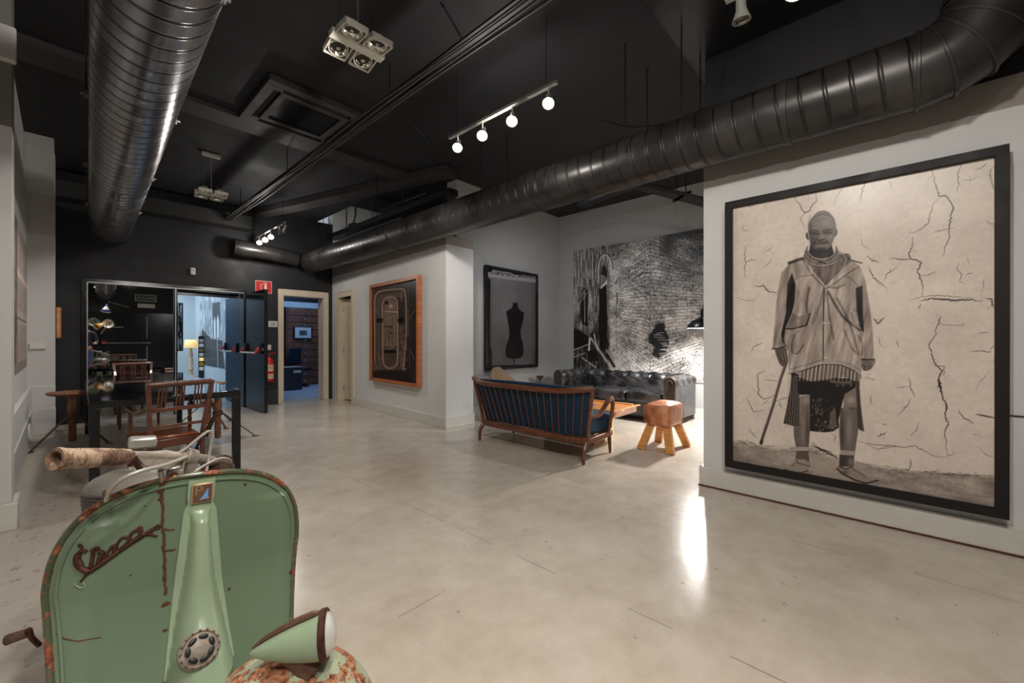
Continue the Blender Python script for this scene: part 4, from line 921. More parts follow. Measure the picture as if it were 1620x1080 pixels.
for x in range(350, 740, 13): p.line([(x + 12, 150), (x + rng.uniform(-4, 4), 258)], rng.uniform(3, 9), 50 if x % 2 else 190, .75)
p.line([(560, 262), (620, 270), (690, 268)], 16, 150, .6); p.line([(600, 285), (700, 280)], 4, 160, .5)
for x in (600, 640, 690): p.dab(x, 290, 5, 5, 190, .9)
# ankles, socks, shoes
p.poly([(332, 700), (408, 700), (418, 790), (325, 790)], 95); p.poly([(326, 694), (412, 692), (412, 718), (330, 720)], 165); p.line([(330, 722), (412, 722)], 4, 70)
p.poly([(256, 832), (300, 800), (332, 772), (390, 775), (432, 812), (415, 842), (370, 858), (320, 868), (262, 846)], 150); p.line([(256, 838), (300, 860), (350, 866), (410, 848)], 6, 45); p.line([(330, 775), (345, 800), (420, 820)], 5, 60); p.line([(335, 790), (300, 820)], 4, 75)
p.poly([(616, 740), (712, 748), (706, 830), (612, 828)], 70); p.dab(690, 790, 22, 30, 140, .8); p.poly([(620, 712), (718, 722), (716, 750), (622, 744)], 160); p.line([(620, 748), (714, 752)], 4, 60)
p.poly([(596, 822), (690, 820), (750, 845), (790, 880), (874, 902), (850, 925), (780, 932), (700, 905), (620, 868)], 145); p.line([(598, 835), (640, 872), (720, 912), (790, 932), (868, 912)], 9, 38); p.line([(612, 822), (660, 840), (690, 825)], 7, 55); p.line([(690, 828), (740, 860), (790, 890)], 4, 60); p.dab(650, 860, 30, 14, 70, .6)
p.poly([(240, 850), (330, 868), (440, 850), (420, 880), (300, 884)], 100, soft=16, op=.5)
# hands
p.poly([(192, 42), (260, 40), (272, 80), (278, 130), (262, 162), (235, 160), (212, 125)], 98, smooth=True)
for a, b in (((228, 70), (238, 135)), ((245, 68), (258, 140)), ((212, 70), (225, 120))): p.line([a, b], 4, 45, .8); p.line([(a[0] + 7, a[1]), (b[0] + 6, b[1] - 15)], 4, 150, .6)
p.poly([(758, 118), (846, 122), (838, 160), (812, 188), (776, 192), (757, 165)], 115, smooth=True); p.line([(762, 150), (785, 165), (780, 185)], 5, 40, .8); p.line([(800, 135), (810, 180)], 3, 60, .7); p.line([(825, 135), (822, 170)], 3, 60, .7); p.dab(835, 140, 12, 18, 160, .6)
# jacket
p.set(T1)
J = [(345, 372), (252, 412), (205, 470), (185, 560), (168, 700), (158, 830), (152, 908), (190, 905), (228, 893), (240, 920), (246, 1046), (330, 1022), (440, 985), (540, 992), (620, 1025), (656, 1062), (660, 968), (731, 968), (725, 830), (705, 660), (682, 520), (648, 432), (604, 402), (596, 372), (530, 352)]
jn = 158 + (fbm(p.x / 60, p.y / 150, 4, 11) - .5) * 50
p.poly(J, jn)
p.poly([(245, 430), (205, 480), (180, 620), (160, 890), (222, 885), (235, 640), (250, 520)], 132, soft=12, op=.8); p.dab(205, 640, 14, 130, 168, .5); p.dab(188, 820, 10, 60, 150, .5)
p.poly([(236, 540), (262, 470), (284, 545), (276, 640), (262, 700), (226, 790), (214, 850), (232, 900), (210, 868), (202, 820), (228, 700)], 34, soft=6)
p.poly([(626, 560), (664, 545), (668, 700), (672, 812), (650, 790), (632, 690)], 40, soft=8, op=.9)
p.poly([(665, 560), (690, 600), (715, 760), (728, 960), (672, 960), (676, 830), (668, 700)], 140, soft=10, op=.7); p.dab(705, 800, 10, 120, 160, .5)
p.line([(152, 906), (190, 903), (228, 890)], 9, 60, .8); p.line([(155, 890), (225, 876)], 4, 165, .6); p.line([(660, 966), (732, 966)], 9, 50, .9)
# open placket, folds
p.poly([(330, 385), (405, 420), (540, 420), (600, 405), (560, 440), (455, 548), (400, 500)], 112, soft=5)
p.line([(335, 390), (380, 470), (452, 552)], 14, 165, .9); p.line([(322, 395), (370, 478), (445, 556)], 5, 45, .8)
p.line([(632, 432), (570, 470), (500, 520), (458, 552)], 16, 168, .9); p.line([(640, 440), (590, 470), (520, 522), (464, 560)], 4, 60, .8); p.line([(600, 402), (660, 418)], 7, 45, .9)
p.line([(400, 440), (430, 500), (452, 545)], 4, 60, .6); p.line([(246, 418), (300, 398), (335, 390)], 16, 40, .85, soft=8); p.line([(268, 520), (310, 492), (390, 485)], 4, 75, .8); p.line([(272, 514), (312, 486), (388, 480)], 3, 170, .6)
p.line([(560, 490), (600, 505), (640, 550)], 4, 80, .7); p.dab(330, 450, 50, 30, 150, .5); p.dab(290, 440, 16, 50, 70, .4)
p.line([(446, 560), (442, 700), (440, 980)], 7, 52, .9); p.line([(456, 560), (452, 760), (448, 975)], 7, 168, .7); p.line([(468, 580), (500, 640), (560, 730), (650, 800)], 12, 48, .75, soft=10, smooth=True); p.line([(480, 580), (520, 640), (580, 720), (655, 790)], 8, 165, .6, soft=8, smooth=True)
p.line([(462, 590), (475, 720), (500, 850)], 8, 60, .6, soft=10); p.line([(440, 570), (420, 650), (380, 760)], 10, 62, .55, soft=14); p.line([(430, 570), (400, 640), (395, 760)], 8, 160, .5, soft=10)
p.line([(360, 560), (345, 650), (350, 740)], 12, 55, .65, soft=14); p.line([(375, 600), (372, 780), (380, 900)], 12, 150, .45, soft=14); p.line([(470, 556), (520, 560), (560, 540)], 8, 70, .6, soft=8)
p.line([(520, 620), (590, 760), (640, 930)], 10, 60, .55, soft=12, smooth=True); p.line([(600, 740), (650, 860), (655, 950)], 10, 165, .5, soft=10, smooth=True); p.line([(560, 800), (600, 900), (640, 940)], 10, 72, .5, soft=12)
p.line([(290, 550), (310, 620), (290, 700)], 16, 150, .6, soft=10)
for y in range(570, 700, 12): p.line([(276, y), (302, y + 5)], 3, 60, .55)
p.poly([(222, 788), (268, 700), (300, 722), (365, 700), (345, 770), (262, 792)], 132, soft=6); p.line([(222, 790), (262, 794), (345, 772), (366, 705)], 8, 42, .85); p.dab(298, 752, 9, 9, 185, .9); p.dab(300, 756, 5, 5, 60, .6)
p.line([(300, 800), (268, 850), (262, 920), (295, 930), (330, 880)], 6, 60, .7, smooth=True); p.line([(290, 810), (276, 860), (278, 905)], 8, 160, .5)
for y in range(830, 920, 14): p.line([(264, y), (286, y + 4)], 3, 60, .6)
for x, y in ((470, 760), (458, 960), (455, 553), (444, 760)): p.dab(x, y, 8, 8, 190, .95); p.line([(x - 6, y + 7), (x + 6, y + 7)], 3, 50, .7)
p.line([(246, 1042), (330, 1018), (440, 980)], 12, 165, .6); p.line([(246, 1024), (330, 1000), (440, 966)], 3, 60, .7); p.line([(540, 990), (620, 1025), (655, 1060)], 10, 150, .6); p.line([(520, 975), (600, 995), (655, 1030)], 3, 60, .7)
p.line([(247, 1050), (330, 1028), (440, 992), (540, 998), (620, 1032), (657, 1068)], 5, 45, .8)
p.line([(610, 680), (640, 700), (650, 780), (620, 760), (600, 700)], 4, 75, .6); p.line([(640, 830), (665, 870), (660, 940)], 5, 60, .7)
# scarf rings and neck
p.poly([(370, 300), (485, 300), (500, 360), (520, 400), (430, 430), (350, 390)], 48)
for i, (ry, yy) in enumerate(((58, 352), (60, 362), (60, 372), (60, 382), (56, 392))):
    rx = 84 + i * 4; pts = [(432 + rx * math.cos(t), yy - 14 + ry * math.sin(t)) for t in np.linspace(-.25, math.pi + .25, 26)]
    p.line(pts, 9, 152 if i % 2 == 0 else 120); p.line([(x, y + 5) for x, y in pts], 3.5, 45, .8)
p.line([(415, 412), (450, 416)], 10, 42, .9); p.poly([(535, 370), (585, 362), (600, 400), (540, 432), (500, 440)], 112, soft=5); p.line([(540, 372), (560, 400), (545, 430)], 6, 48, .8); p.line([(570, 366), (585, 396)], 6, 48, .8)
# head
hd = 118 + (fbm(p.x / 30, p.y / 30, 3, 4) - .5) * 20
p.poly([(341, 246), (352, 244), (360, 285), (350, 285), (340, 268)], 90); p.poly([(506, 225), (520, 222), (522, 245), (514, 265), (503, 268)], 105); p.line([(512, 232), (515, 252)], 3, 50, .7); p.line([(348, 255), (352, 275)], 3, 40, .7)
p.poly([(356, 240), (356, 200), (372, 165), (398, 140), (440, 126), (480, 138), (505, 168), (514, 205), (512, 245), (500, 285), (482, 322), (462, 344), (432, 352), (400, 345), (376, 318), (362, 280)], hd, smooth=True)
p.poly([(378, 162), (398, 134), (420, 122), (440, 117), (462, 121), (480, 133), (502, 164), (440, 150)], 142, smooth=True)
for o_ in range(4): p.line([(384 + o_ * 6, 158 - o_ * 9), (440, 141 - o_ * 6), (494 - o_ * 6, 158 - o_ * 8)], 3, 52, .75, smooth=True)
p.dab(455, 190, 36, 24, 152, .65); p.dab(410, 205, 24, 14, 135, .4); p.dab(366, 215, 12, 50, 62, .5); p.dab(480, 262, 14, 22, 150, .55); p.dab(392, 275, 14, 12, 130, .45); p.dab(440, 265, 7, 18, 150, .6)
p.line([(362, 240), (385, 231), (416, 238)], 7, 42, .85, smooth=True); p.line([(440, 236), (465, 226), (490, 230)], 7, 45, .85, smooth=True)
p.dab(391, 249, 26, 10, 52, .75); p.dab(464, 245, 24, 9, 56, .75); p.line([(370, 250), (390, 246), (412, 251)], 8, 14, 1, smooth=True); p.line([(370, 250), (390, 245), (412, 250)], 3, 20, .9, smooth=True); p.line([(444, 246), (464, 241), (484, 244)], 8, 14, 1, smooth=True); p.line([(372, 262), (392, 264), (410, 260)], 3, 60, .6); p.line([(448, 258), (466, 258), (484, 252)], 3, 60, .6)
p.line([(418, 244), (408, 268), (402, 280)], 7, 52, .6, soft=6); p.line([(402, 282), (420, 287), (446, 280)], 7, 36, .85, smooth=True); p.line([(398, 288), (386, 306)], 4, 45, .7); p.line([(452, 282), (472, 300)], 4, 50, .7)
p.line([(388, 302), (425, 294), (466, 296)], 8, 48, .6, soft=5, smooth=True); p.line([(396, 309), (430, 307), (466, 302)], 4.5, 28, .95, smooth=True); p.line([(402, 318), (432, 318), (460, 310)], 6, 135, .6, smooth=True)
p.dab(428, 340, 40, 12, 36, .75); p.dab(382, 312, 14, 24, 45, .6); p.dab(372, 285, 10, 20, 55, .5); p.dab(428, 350, 60, 10, 28, .6)
p.line([(388, 158), (440, 142), (498, 160)], 4, 40, .9, smooth=True); p.dab(385, 290, 16, 30, 48, .55); p.dab(432, 304, 34, 8, 60, .5)
p.set(T1); ms = np.zeros(p.c.shape); keep = p.c.copy(); p.c = ms; p.poly(J, 1.0); ms = np.clip(p.c, 0, 1); p.c = keep
fold = (fbm(p.x / 22 + p.y / 90, p.y / 120, 4, 33) - .5) * 75; p.c = p.c + fold * ms
p.c = np.clip((p.c - 140) * 1.15 + 138, 8, 228) + (rng.random(p.c.shape) - .5) * 8
p.build('photograph_print', r, SEPIA, rough=.30)
# ---- the brick mural
r = empty('mural_panel', (0, 0, 0), 0, 'large black-and-white mural photograph of an old brick street corner', 'mural')
MX = 6.66
MB().bb(MX + .002, MX + .018, 1.0, 4.475, .55, 2.925).build('backing_board', 'plinth_black', r)
p = Print((MX, 4.475, .55), (0, -3.475, 0), (0, 0, 2.375), 620, 520, (890, 350, 4.32))
x, y = p.x, p.y; wv = (fbm(x / 110, y / 110, 2, 2) - .5) * 14
xx = x - 598; D = np.where(xx < 0, 560., 1150.); sc = 1 - np.abs(xx) / D; sc = np.maximum(sc, .12)
h = (y + wv - 560) / sc; row = h / 27.; ri = np.floor(row); fr = row - ri
run = np.where(xx < 0, -np.log(sc) * 560 / 46., -np.log(sc) * 1150 / 58.) + (ri % 2) * .5 + vnoise(ri, ri * 0, 3) * .3; ci = np.floor(run); fc = run - ci
hsh = vnoise(ri * 7.13 + .5, ci * 3.7 + np.sign(xx) * 50 + .5, 6)
mort = np.maximum(np.clip((np.abs(fr - .5) - .40) * 12, 0, 1), np.clip((np.abs(fc - .5) - .45) * 18, 0, 1))
tex = fbm(x / 9, y / 6, 4, 8); big = fbm(x / 90, y / 70, 4, 12)
c = 152 + (hsh - .5) * 46 + (tex - .5) * 110 + (big - .5) * 90
c = c * (1 - mort * (.35 + .5 * (fbm(x / 22, y / 22, 3, 20) > .44)))
c = np.where((tex > .64) & (big < .52), c * .3, c); c = np.where(y < 420, c - (420 - y) * .14, c) ; c = np.where(xx > 60, c - np.clip((460 - y) / 460, 0, 1) * 50, c)
left = np.clip((330 - x) / 25, 0, 1); st = fbm(x / 7, y / 60, 4, 30)
lc = 92 + (st - .5) * 190 + (tex - .5) * 70 - np.clip((y - 640) / 200, 0, 1) * 45; c = c * (1 - left) + lc * left
p.c = c
p.poly([(250, 460), (300, 410), (305, 700), (300, 860), (262, 890), (246, 760)], 14); p.poly([(255, 455), (300, 400), (306, 425), (262, 462)], 190, op=.8)
p.line([(245, 420), (244, 320), (262, 250), (292, 228), (322, 260), (336, 330), (338, 400)], 9, 165, .85, smooth=True); p.line([(236, 400), (236, 310), (258, 238), (292, 218), (330, 250), (344, 330)], 5, 30, .9, smooth=True)
p.poly([(262, 360), (270, 310), (290, 300), (304, 340), (300, 380)], 25, soft=8)
p.poly([(122, 520), (145, 450), (172, 480), (172, 720), (135, 700), (122, 640)], 18, soft=6); p.line([(128, 520), (150, 470), (152, 690)], 5, 180, .8); p.line([(118, 560), (165, 490)], 5, 190, .7)
for x0 in (88, 108, 205, 128): p.line([(x0, 210), (x0 + 3, 440)], 6, 175, .6)
for y0 in range(480, 620, 13): p.line([(182, y0), (205, y0 + 3)], 4, 190, .7)
p.poly([(70, 730), (110, 740), (180, 790), (195, 860), (70, 860)], 16, soft=6); p.poly([(170, 880), (235, 880), (245, 950), (180, 960)], 16, soft=8)
for a, b, w_, v_ in (((195, 800), (340, 1010), 16, 150), ((205, 830), (300, 1000), 8, 30), ((75, 880), (190, 835), 6, 175), ((75, 930), (150, 900), 6, 165), ((185, 800), (180, 880), 12, 190), ((215, 770), (240, 880), 8, 180), ((130, 930), (230, 1000), 8, 160), ((90, 990), (260, 930), 7, 30), ((300, 880), (360, 990), 10, 140)): p.line([a, b], w_, v_, .85)
p.line([(305, 910), (352, 990)], 18, 22, .9)
p.crack([(490, 388), (530, 362), (570, 350), (612, 356)], 13, 18, 4); p.crack([(450, 475), (490, 462), (550, 490)], 6, 30, 4)
P_ = [(588, 782), (625, 735), (640, 700), (690, 690), (706, 740), (730, 790), (722, 850), (700, 905), (655, 938), (606, 915), (632, 860), (596, 825)]
p.poly([(a + rng.uniform(-6, 6), b) for a, b in P_], 26, soft=12)
for _ in range(16): a, b = rng.uniform(600, 700), rng.uniform(760, 920); p.line([(a, b), (a + rng.uniform(20, 46), b + rng.uniform(-8, 8))], 5, 165, .7)
for _ in range(60):
    a, b = rng.uniform(480, 960), rng.uniform(110, 1000); p.dab(a, b, rng.uniform(6, 20), rng.uniform(3, 9), 35, .6)
p.line([(598, 60), (598, 1100)], 3, 40, .8); p.line([(368, 560), (368, 860)], 4, 50, .5); p.line([(372, 490), (374, 560)], 8, 30, .8)
p.c = np.clip((p.c - 118) * 1.25 + 150, 14, 225)
p.build('mural_print', r, ((1, .96, .93), (1, .97, .94)), rough=.45)
# ---- the poster of the dressmaker's form
yp = 4.775
A, B = at(769, 420, Y=yp), at(851.5, 432, Y=yp); zt, zb = 2.425, .72
r = empty('framed_poster', (0, 0, 0), 0, 'black-framed grey poster of a dark dressmaker\'s dummy on the lounge wall', 'poster')
m_ = MB(); fw = .045
for a, b, c_, e in ((A.x, B.x, zb, zb + fw), (A.x, B.x, zt - fw, zt), (A.x, A.x + fw, zb + fw, zt - fw), (B.x - fw, B.x, zb + fw, zt - fw)): m_.bb(a, b, yp, yp + .05, c_, e)
m_.build('frame', 'black_metal', r, bevel=.002); MB().bb(A.x + .02, B.x - .02, yp + .03, yp + .062, zb + .02, zt - .02).build('backing_board', 'plinth_black', r)
p = Print((A.x + fw, yp + .024, zb + fw), (B.x - A.x - 2 * fw, 0, 0), (0, 0, zt - zb - 2 * fw), 190, 300, (755, 410, 5.145), 92)
p.c = 96 + (fbm(p.U * 3, p.V * 4, 4, 3) - .5) * 34 + 14 - 40 * np.clip(np.abs(p.U - .5) * 2 - .75, 0, 1) * 2 - 20 * (1 - p.V)
p.poly([(60, 60), (520, 110), (520, 150), (60, 105)], 20); p.poly([(88, 104), (120, 104), (122, 84), (180, 92), (182, 98), (262, 102), (300, 124), (370, 128), (384, 106), (392, 130), (470, 138), (478, 152), (492, 155), (492, 192), (300, 170), (88, 142)], 150)
for i in range(140): a = rng.uniform(100, 484); b = lerp(100, 150, (a - 90) / 400) + rng.uniform(-8, 16); p.line([(a, b), (a + rng.uniform(2, 8), b)], 3.4, 25, .9)
p.poly([(95, 160), (106, 160), (106, 720), (118, 722), (120, 900), (60, 900), (60, 160)], 14); p.poly([(476, 200), (500, 200), (500, 900), (472, 900)], 40, op=.6, soft=8)
p.poly([(290, 354), (329, 355), (330, 392), (352, 418), (381, 436), (374, 500), (362, 545), (352, 580), (356, 636), (372, 680), (377, 740), (370, 788), (345, 806), (300, 810), (256, 806), (232, 790), (230, 735), (240, 690), (258, 646), (262, 600), (256, 545), (246, 490), (236, 424), (268, 404), (288, 390)], 10)
p.line([(299, 800), (298, 880)], 9, 10); p.poly([(110, 866), (300, 862), (480, 856), (490, 900), (110, 910)], 12); p.line([(380, 868), (430, 864)], 4, 70, .8)
p.build('poster_print', r, ((1, .95, .97), (1, .98, .98)), rough=.4)
# ---- the framed machine picture on the block wall
def bpt(yy, off, z): return Vector((xB(yy) + off, yy, z))
r = empty('framed_picture', (0, 0, 0), 0, 'wood-framed brown picture of an old machine panel on the white block wall', 'picture')
ya, yb, zb, zt, fw, th = 6.66, 5.06, .515, 2.165, .055, .078
m_ = MB()
def fb(y0, y1, z0, z1, o0, o1):
    m_.hexa([bpt(y0, o0, z0), bpt(y1, o0, z0), bpt(y1, o1, z0), bpt(y0, o1, z0), bpt(y0, o0, z1), bpt(y1, o0, z1), bpt(y1, o1, z1), bpt(y0, o1, z1)])
for a, b, c_, e in ((yb, ya, zb, zb + fw), (yb, ya, zt - fw, zt), (yb, yb + fw, zb + fw, zt - fw), (ya - fw, ya, zb + fw, zt - fw)): fb(a, b, c_, e, -th, -.012)
m_.build('frame', 'frame_wood', r, bevel=.002); m_ = MB(); fb(yb + .03, ya - .03, zb + .03, zt - .03, -.04, -.003); m_.build('backing_board', 'plinth_black', r)
o_ = bpt(ya - fw, -.046, zb + fw); e_ = bpt(yb + fw, -.046, zb + fw)
p = Print(o_, e_ - o_, (0, 0, zt - zb - 2 * fw), 230, 330, (570, 420, 5.145), 46)
p.c = 44 + (fbm(p.U * 5, p.V * 6, 4, 3) - .5) * 30
p.poly([(130, 300), (150, 240), (340, 210), (360, 400), (350, 860), (130, 850)], 92, soft=14, op=.8); p.poly([(195, 290), (240, 260), (300, 300), (300, 650), (190, 660)], 128, soft=10, op=.8); p.poly([(290, 260), (355, 260), (355, 480), (310, 480)], 50, soft=8)
out = [(118, 850), (120, 600), (118, 400), (120, 270), (140, 225), (190, 205), (330, 192), (362, 215), (372, 300), (375, 480), (366, 650), (352, 860)]
p.line(out, 16, 168, .85, smooth=True); p.line([(x_ + 4, y_ + 4) for x_, y_ in out], 4, 60, .8, smooth=True)
inn = [(186, 760), (184, 500), (182, 330), (200, 275), (240, 255), (285, 270), (300, 320), (302, 560), (300, 770), (280, 820), (240, 835), (200, 815), (186, 760)]
p.line(inn, 13, 185, .9, smooth=True); p.line([(x_ * .93 + 17, y_) for x_, y_ in inn], 4, 50, .8, smooth=True)
in2 = [(212, 640), (210, 440), (225, 405), (250, 400), (268, 430), (268, 640), (250, 672), (222, 670), (212, 640)]; p.line(in2, 7, 60, .85, smooth=True); p.line([(x_ + 3, y_) for x_, y_ in in2], 4, 190, .8, smooth=True)
p.poly([(130, 432), (182, 428), (182, 465), (130, 462)], 12); p.poly([(304, 430), (355, 425), (355, 458), (304, 462)], 12); p.poly([(190, 690), (285, 688), (288, 712), (190, 712)], 14); p.poly([(192, 720), (286, 718), (285, 790), (240, 812), (196, 790)], 78, soft=8)
p.poly([(195, 290), (225, 285), (232, 315), (200, 318)], 20); p.dab(250, 330, 16, 18, 215, .8); p.dab(236, 560, 22, 22, 30, .7); p.line([(215, 555), (262, 570)], 4, 180, .8); p.line([(225, 540), (250, 590)], 4, 170, .8)
p.line([(190, 372), (300, 378)], 9, 195, .8); p.line([(195, 495), (258, 498)], 10, 22, .8)
for _ in range(90): a, b = rng.uniform(188, 298), rng.uniform(285, 670); l = rng.uniform(4, 16); p.line([(a, b), (a + rng.uniform(-4, 4), b + l)], 3, rng.choice([25, 200, 150]), .6)
for _ in range(70): a, b = rng.uniform(330, 380), rng.uniform(500, 850); p.line([(a, b), (a + rng.uniform(-16, 10), b + rng.uniform(8, 32))], 4, rng.choice([30, 190, 150]), .6)
for _ in range(40): a, b = rng.uniform(120, 180), rng.uniform(700, 850); p.line([(a, b), (a + rng.uniform(-6, 10), b + rng.uniform(8, 26))], 4, rng.choice([30, 170]), .6)
for a, b, v_ in (((190, 140), (195, 190), 130), ((240, 130), (245, 185), 110), ((280, 130), (280, 190), 130), ((80, 190), (180, 180), 90), ((395, 150), (392, 280), 90), ((380, 290), (410, 320), 120), ((440, 370), (395, 430), 150), ((390, 340), (392, 580), 120), ((85, 600), (105, 860), 130), ((95, 600), (118, 850), 40), ((400, 670), (402, 820), 120), ((410, 690), (436, 760), 150), ((130, 880), (330, 900), 70), ((160, 905), (350, 915), 150), ((335, 220), (335, 290), 170), ((150, 400), (128, 350), 150)): p.line([a, b], 6, v_, .7)
p.poly([(120, 855), (380, 850), (445, 960), (60, 920)], 30, soft=16, op=.7)
p.build('picture_print', r, ((1, .78, .70), (1, .86, .72)), rough=.3)
# ---- facade picture in the left recess
r = empty('wall_picture', (0, 0, 0), 0, 'narrow-looking sepia picture of a house front on the left wall', 'picture')
MB().bb(-.284, -.270, 5.25, 7.56, .90, 2.31).build('backing_board', 'paper', r)
p = Print((-.268, 5.25, .90), (0, 2.31, 0), (0, 0, 1.41), 240, 190, (0, 0, 1), 150); U, V = p.U, p.V
c = 150 + (fbm(U * 20, V * 16, 4, 2) - .5) * 50
for z0, z1, k in ((.70, .95, 8), (.42, .62, 8)):
    f = (U * 14) % 1; ins = (V > z0) & (V < z1 + .02 * np.sin(math.pi * f)) & (f > .32) & (f < .72) & (U > .3); c = np.where(ins, 62 + (f - .5) * 60, c)
c = np.where((V > .355) & (V < .375), 80, c); c = np.where((V > .66) & (V < .675), 196, c); c = np.where((V < .33) & (((U * 7) % 1 > .2) & ((U * 7) % 1 < .8)) & (V > .08), c * .78, c)
c = np.where(U < .3, 70 + (fbm(U * 12, V * 14, 4, 5) - .5) * 150, c); c = np.where(V < .07, 110, c); p.c = c * .85 + 48
p.build('picture_print', r, ((1, .88, .82), (1, .93, .88)), rough=.5)
# ---- pictures in the gallery behind the door
r = empty('gallery_mural', (0, 0, 0), 0, 'tall black-and-white mural of pale arches beyond the open black door', 'mural')
p = Print((3.135, 17.0, .42), (0, -3.7, 0), (0, 0, 2.35), 150, 220, (270, 450, 5.14), 180)
p.c = 176 + (fbm(p.x / 12, p.y / 60, 4, 2) - .5) * 120
p.poly([(255, 360), (330, 440), (420, 455), (440, 700), (240, 640)], 62 + (fbm(p.x / 50, p.y / 6, 3, 4) - .5) * 60)
p.poly([(340, 150), (400, 140), (404, 260), (398, 440), (345, 440)], 60); p.poly([(350, 440), (350, 300), (358, 255), (366, 300), (368, 440)], 225); p.poly([(374, 440), (374, 290), (384, 240), (394, 300), (396, 430)], 225)
for x_ in (280, 300, 320): p.line([(x_, 130), (x_ + 8, 400)], 4, 70, .7)
p.line([(378, 440), (384, 670)], 9, 190, .7); p.build('mural_print', r, ((.9, .95, 1), (.94, .97, 1)), rough=.5)
r = empty('gallery_picture', (0, 0, 0), 0, 'tall narrow black-and-white picture just inside the open black door', 'picture')
pc = at(283, 530, Y=14.0); xs = at(279, 500, Y=14.0).x, at(287.5, 500, Y=14.0).x; z1, z0 = at(283, 480, Y=14.0).z, at(283, 554, Y=14.0).z
MB().bb(xs[0] - .02, xs[1] + .03, 14.0, 14.04, z0 - .02, z1 + .02).build('frame', 'black_metal', r)
p = Print((xs[0], 13.995, z0), (xs[1] - xs[0], 0, 0), (0, 0, z1 - z0), 24, 120, (0, 0, 1), 180); p.c = np.where(fbm(p.U * 5, p.V * 9, 4, 2) > .52, 190., 40.)
p.build('picture_print', r, ((.9, .95, 1), (.94, .97, 1)), rough=.5)
# ------------------------------------------------------------------ the old green scooter in the foreground
SR = empty('motor_scooter', (.222, 1.505, 0), 0, 'worn green vintage motor scooter with rusty edges in the left foreground', 'scooter')
SR.rotation_euler = (0, R(4.4), R(-3))
SM = Matrix.Translation((.222, 1.505, .0)) @ Matrix.Rotation(R(-3), 4, 'Z') @ Matrix.Rotation(R(4.4), 4, 'Y')
SI = SM.inverted()
def wl(p): return SI @ Vector(p)                    # world -> scooter coordinates
HWX, ZB, ZC, ZT = .293, .22, .545, .80
def hw(z): return HWX - .050 * max(0, (.54 - z) / .3) if z < ZC else HWX * max(0, 1 - ((z - ZC) / (ZT - ZC)) ** 2.5) ** (1 / 2.5)
def sy(x, z): return .055 * (x / .29) ** 2 + .16 * (z - .60) - .70 * max(0, .52 - z) ** 1.45 - .012 * math.exp(-((abs(x) - .22) / .05) ** 2) * (z < .7)
def shp(k, z, off=0): x = k * hw(z); return Vector((x, sy(x, z) - off, z))
def on_shield(px, py, off=0):
    rx, ry = ray(px); o = wl((0, 0, CH)); d = wl((rx, ry, CH - (py - HZ) / FPX)) - o; a, b = .6, 1.9
    for _ in range(50):
        t = (a + b) / 2; q = o + d * t
        if q.y > sy(q.x, q.z) - off: b = t
        else: a = t
    return o + d * a
def zv(v): return ZB + (ZC - ZB) * v / .5 if v < .5 else ZC + (ZT - ZC) * math.sin((v - .5) / .5 * math.pi / 2)
m_ = MB().grid(lambda u, v: shp(-1 + 2 * u, zv(v)), 60, 70); m_.build('leg_shield', 'scooter_green', SR, smooth=60, solid=.003)
# rolled rusty rim
rim = [shp(-1, zv(i / 44)) for i in range(44)] + [Vector((x, sy(x, ZT - .0), ZT)) for x in ()] + [shp(1, zv(1 - i / 44)) for i in range(0, 45)]
rim = [shp(-1, zv(i / 60)) for i in range(60)] + [shp(1, zv(1 - i / 60)) for i in range(61)]
cl = [rim[0]]
for q in rim[1:]:
    if (q - cl[-1]).length > .006: cl.append(q)
MB().tube(cl, .0085, 9, up=(0, 1, 0)).build('shield_rim', 'scooter_rim', SR)
inn = []
for q in cl:
    c0 = Vector((0, 0, .45)); d_ = (c0 - q); d_.y = 0; n_ = q + d_.normalized() * .020; n_.y = sy(n_.x, n_.z) - .003; inn.append(n_)
MB().tube(inn, .0045, 7, up=(0, 1, 0)).build('shield_bead', 'scooter_green', SR)
# seams and rust drips on the shield
def strip(pp, r_, mat, name, off=.002, par=SR): return MB().tube([on_shield(a, b, off) for a, b in pp], r_, 6).build(name, mat, par)
jit = lambda a: a + random.uniform(-1.3, 1.3)
random.seed(4)
strip([(jit(256 + (y - 775) * .035), y) for y in range(770, 942, 5)], [random.uniform(.0022, .0048) for _ in range(770, 942, 5)], 'rust_flat', 'rust_seam')
strip([(334 + (y - 772) * .06, y) for y in range(772, 952, 12)], .0026, 'badge_gold', 'side_bead')
strip([(258, 836), (268, 838), (276, 837)], .0022, 'rust_flat', 'rust_patch'); strip([(260, 870), (272, 870), (278, 868)], .0024, 'rust_flat', 'rust_patch')
strip([(88, 1002), (104, 1011), (124, 1014), (146, 1010), (160, 1008)], .0014, 'rust_flat', 'rust_patch')
for px, py, s_ in ((387, 767, .005), (256, 790, .007), (257, 768, .006), (458, 908, .008), (362, 933, .004), (351, 951, .004), (262, 958, .007), (262, 998, .004), (207, 910, .0025), (230, 800, .002), (84, 905, .003), (256, 778, .008)):
    s_ *= 1.6; c0 = on_shield(px, py, 0); m_ = MB(); n_ = 9
    m_.lathe([(.001, .0022), (s_ * .7, .0016), (s_, 0)], 9, Matrix.Translation(c0) @ Matrix.Rotation(R(90), 4, 'X'), caps=False); m_.v = [(x + random.uniform(-1, 1) * s_ * .25, y, z + random.uniform(-1, 1) * s_ * .35) for x, y, z in m_.v]; m_.build('rust_patch', 'rust_flat', SR)
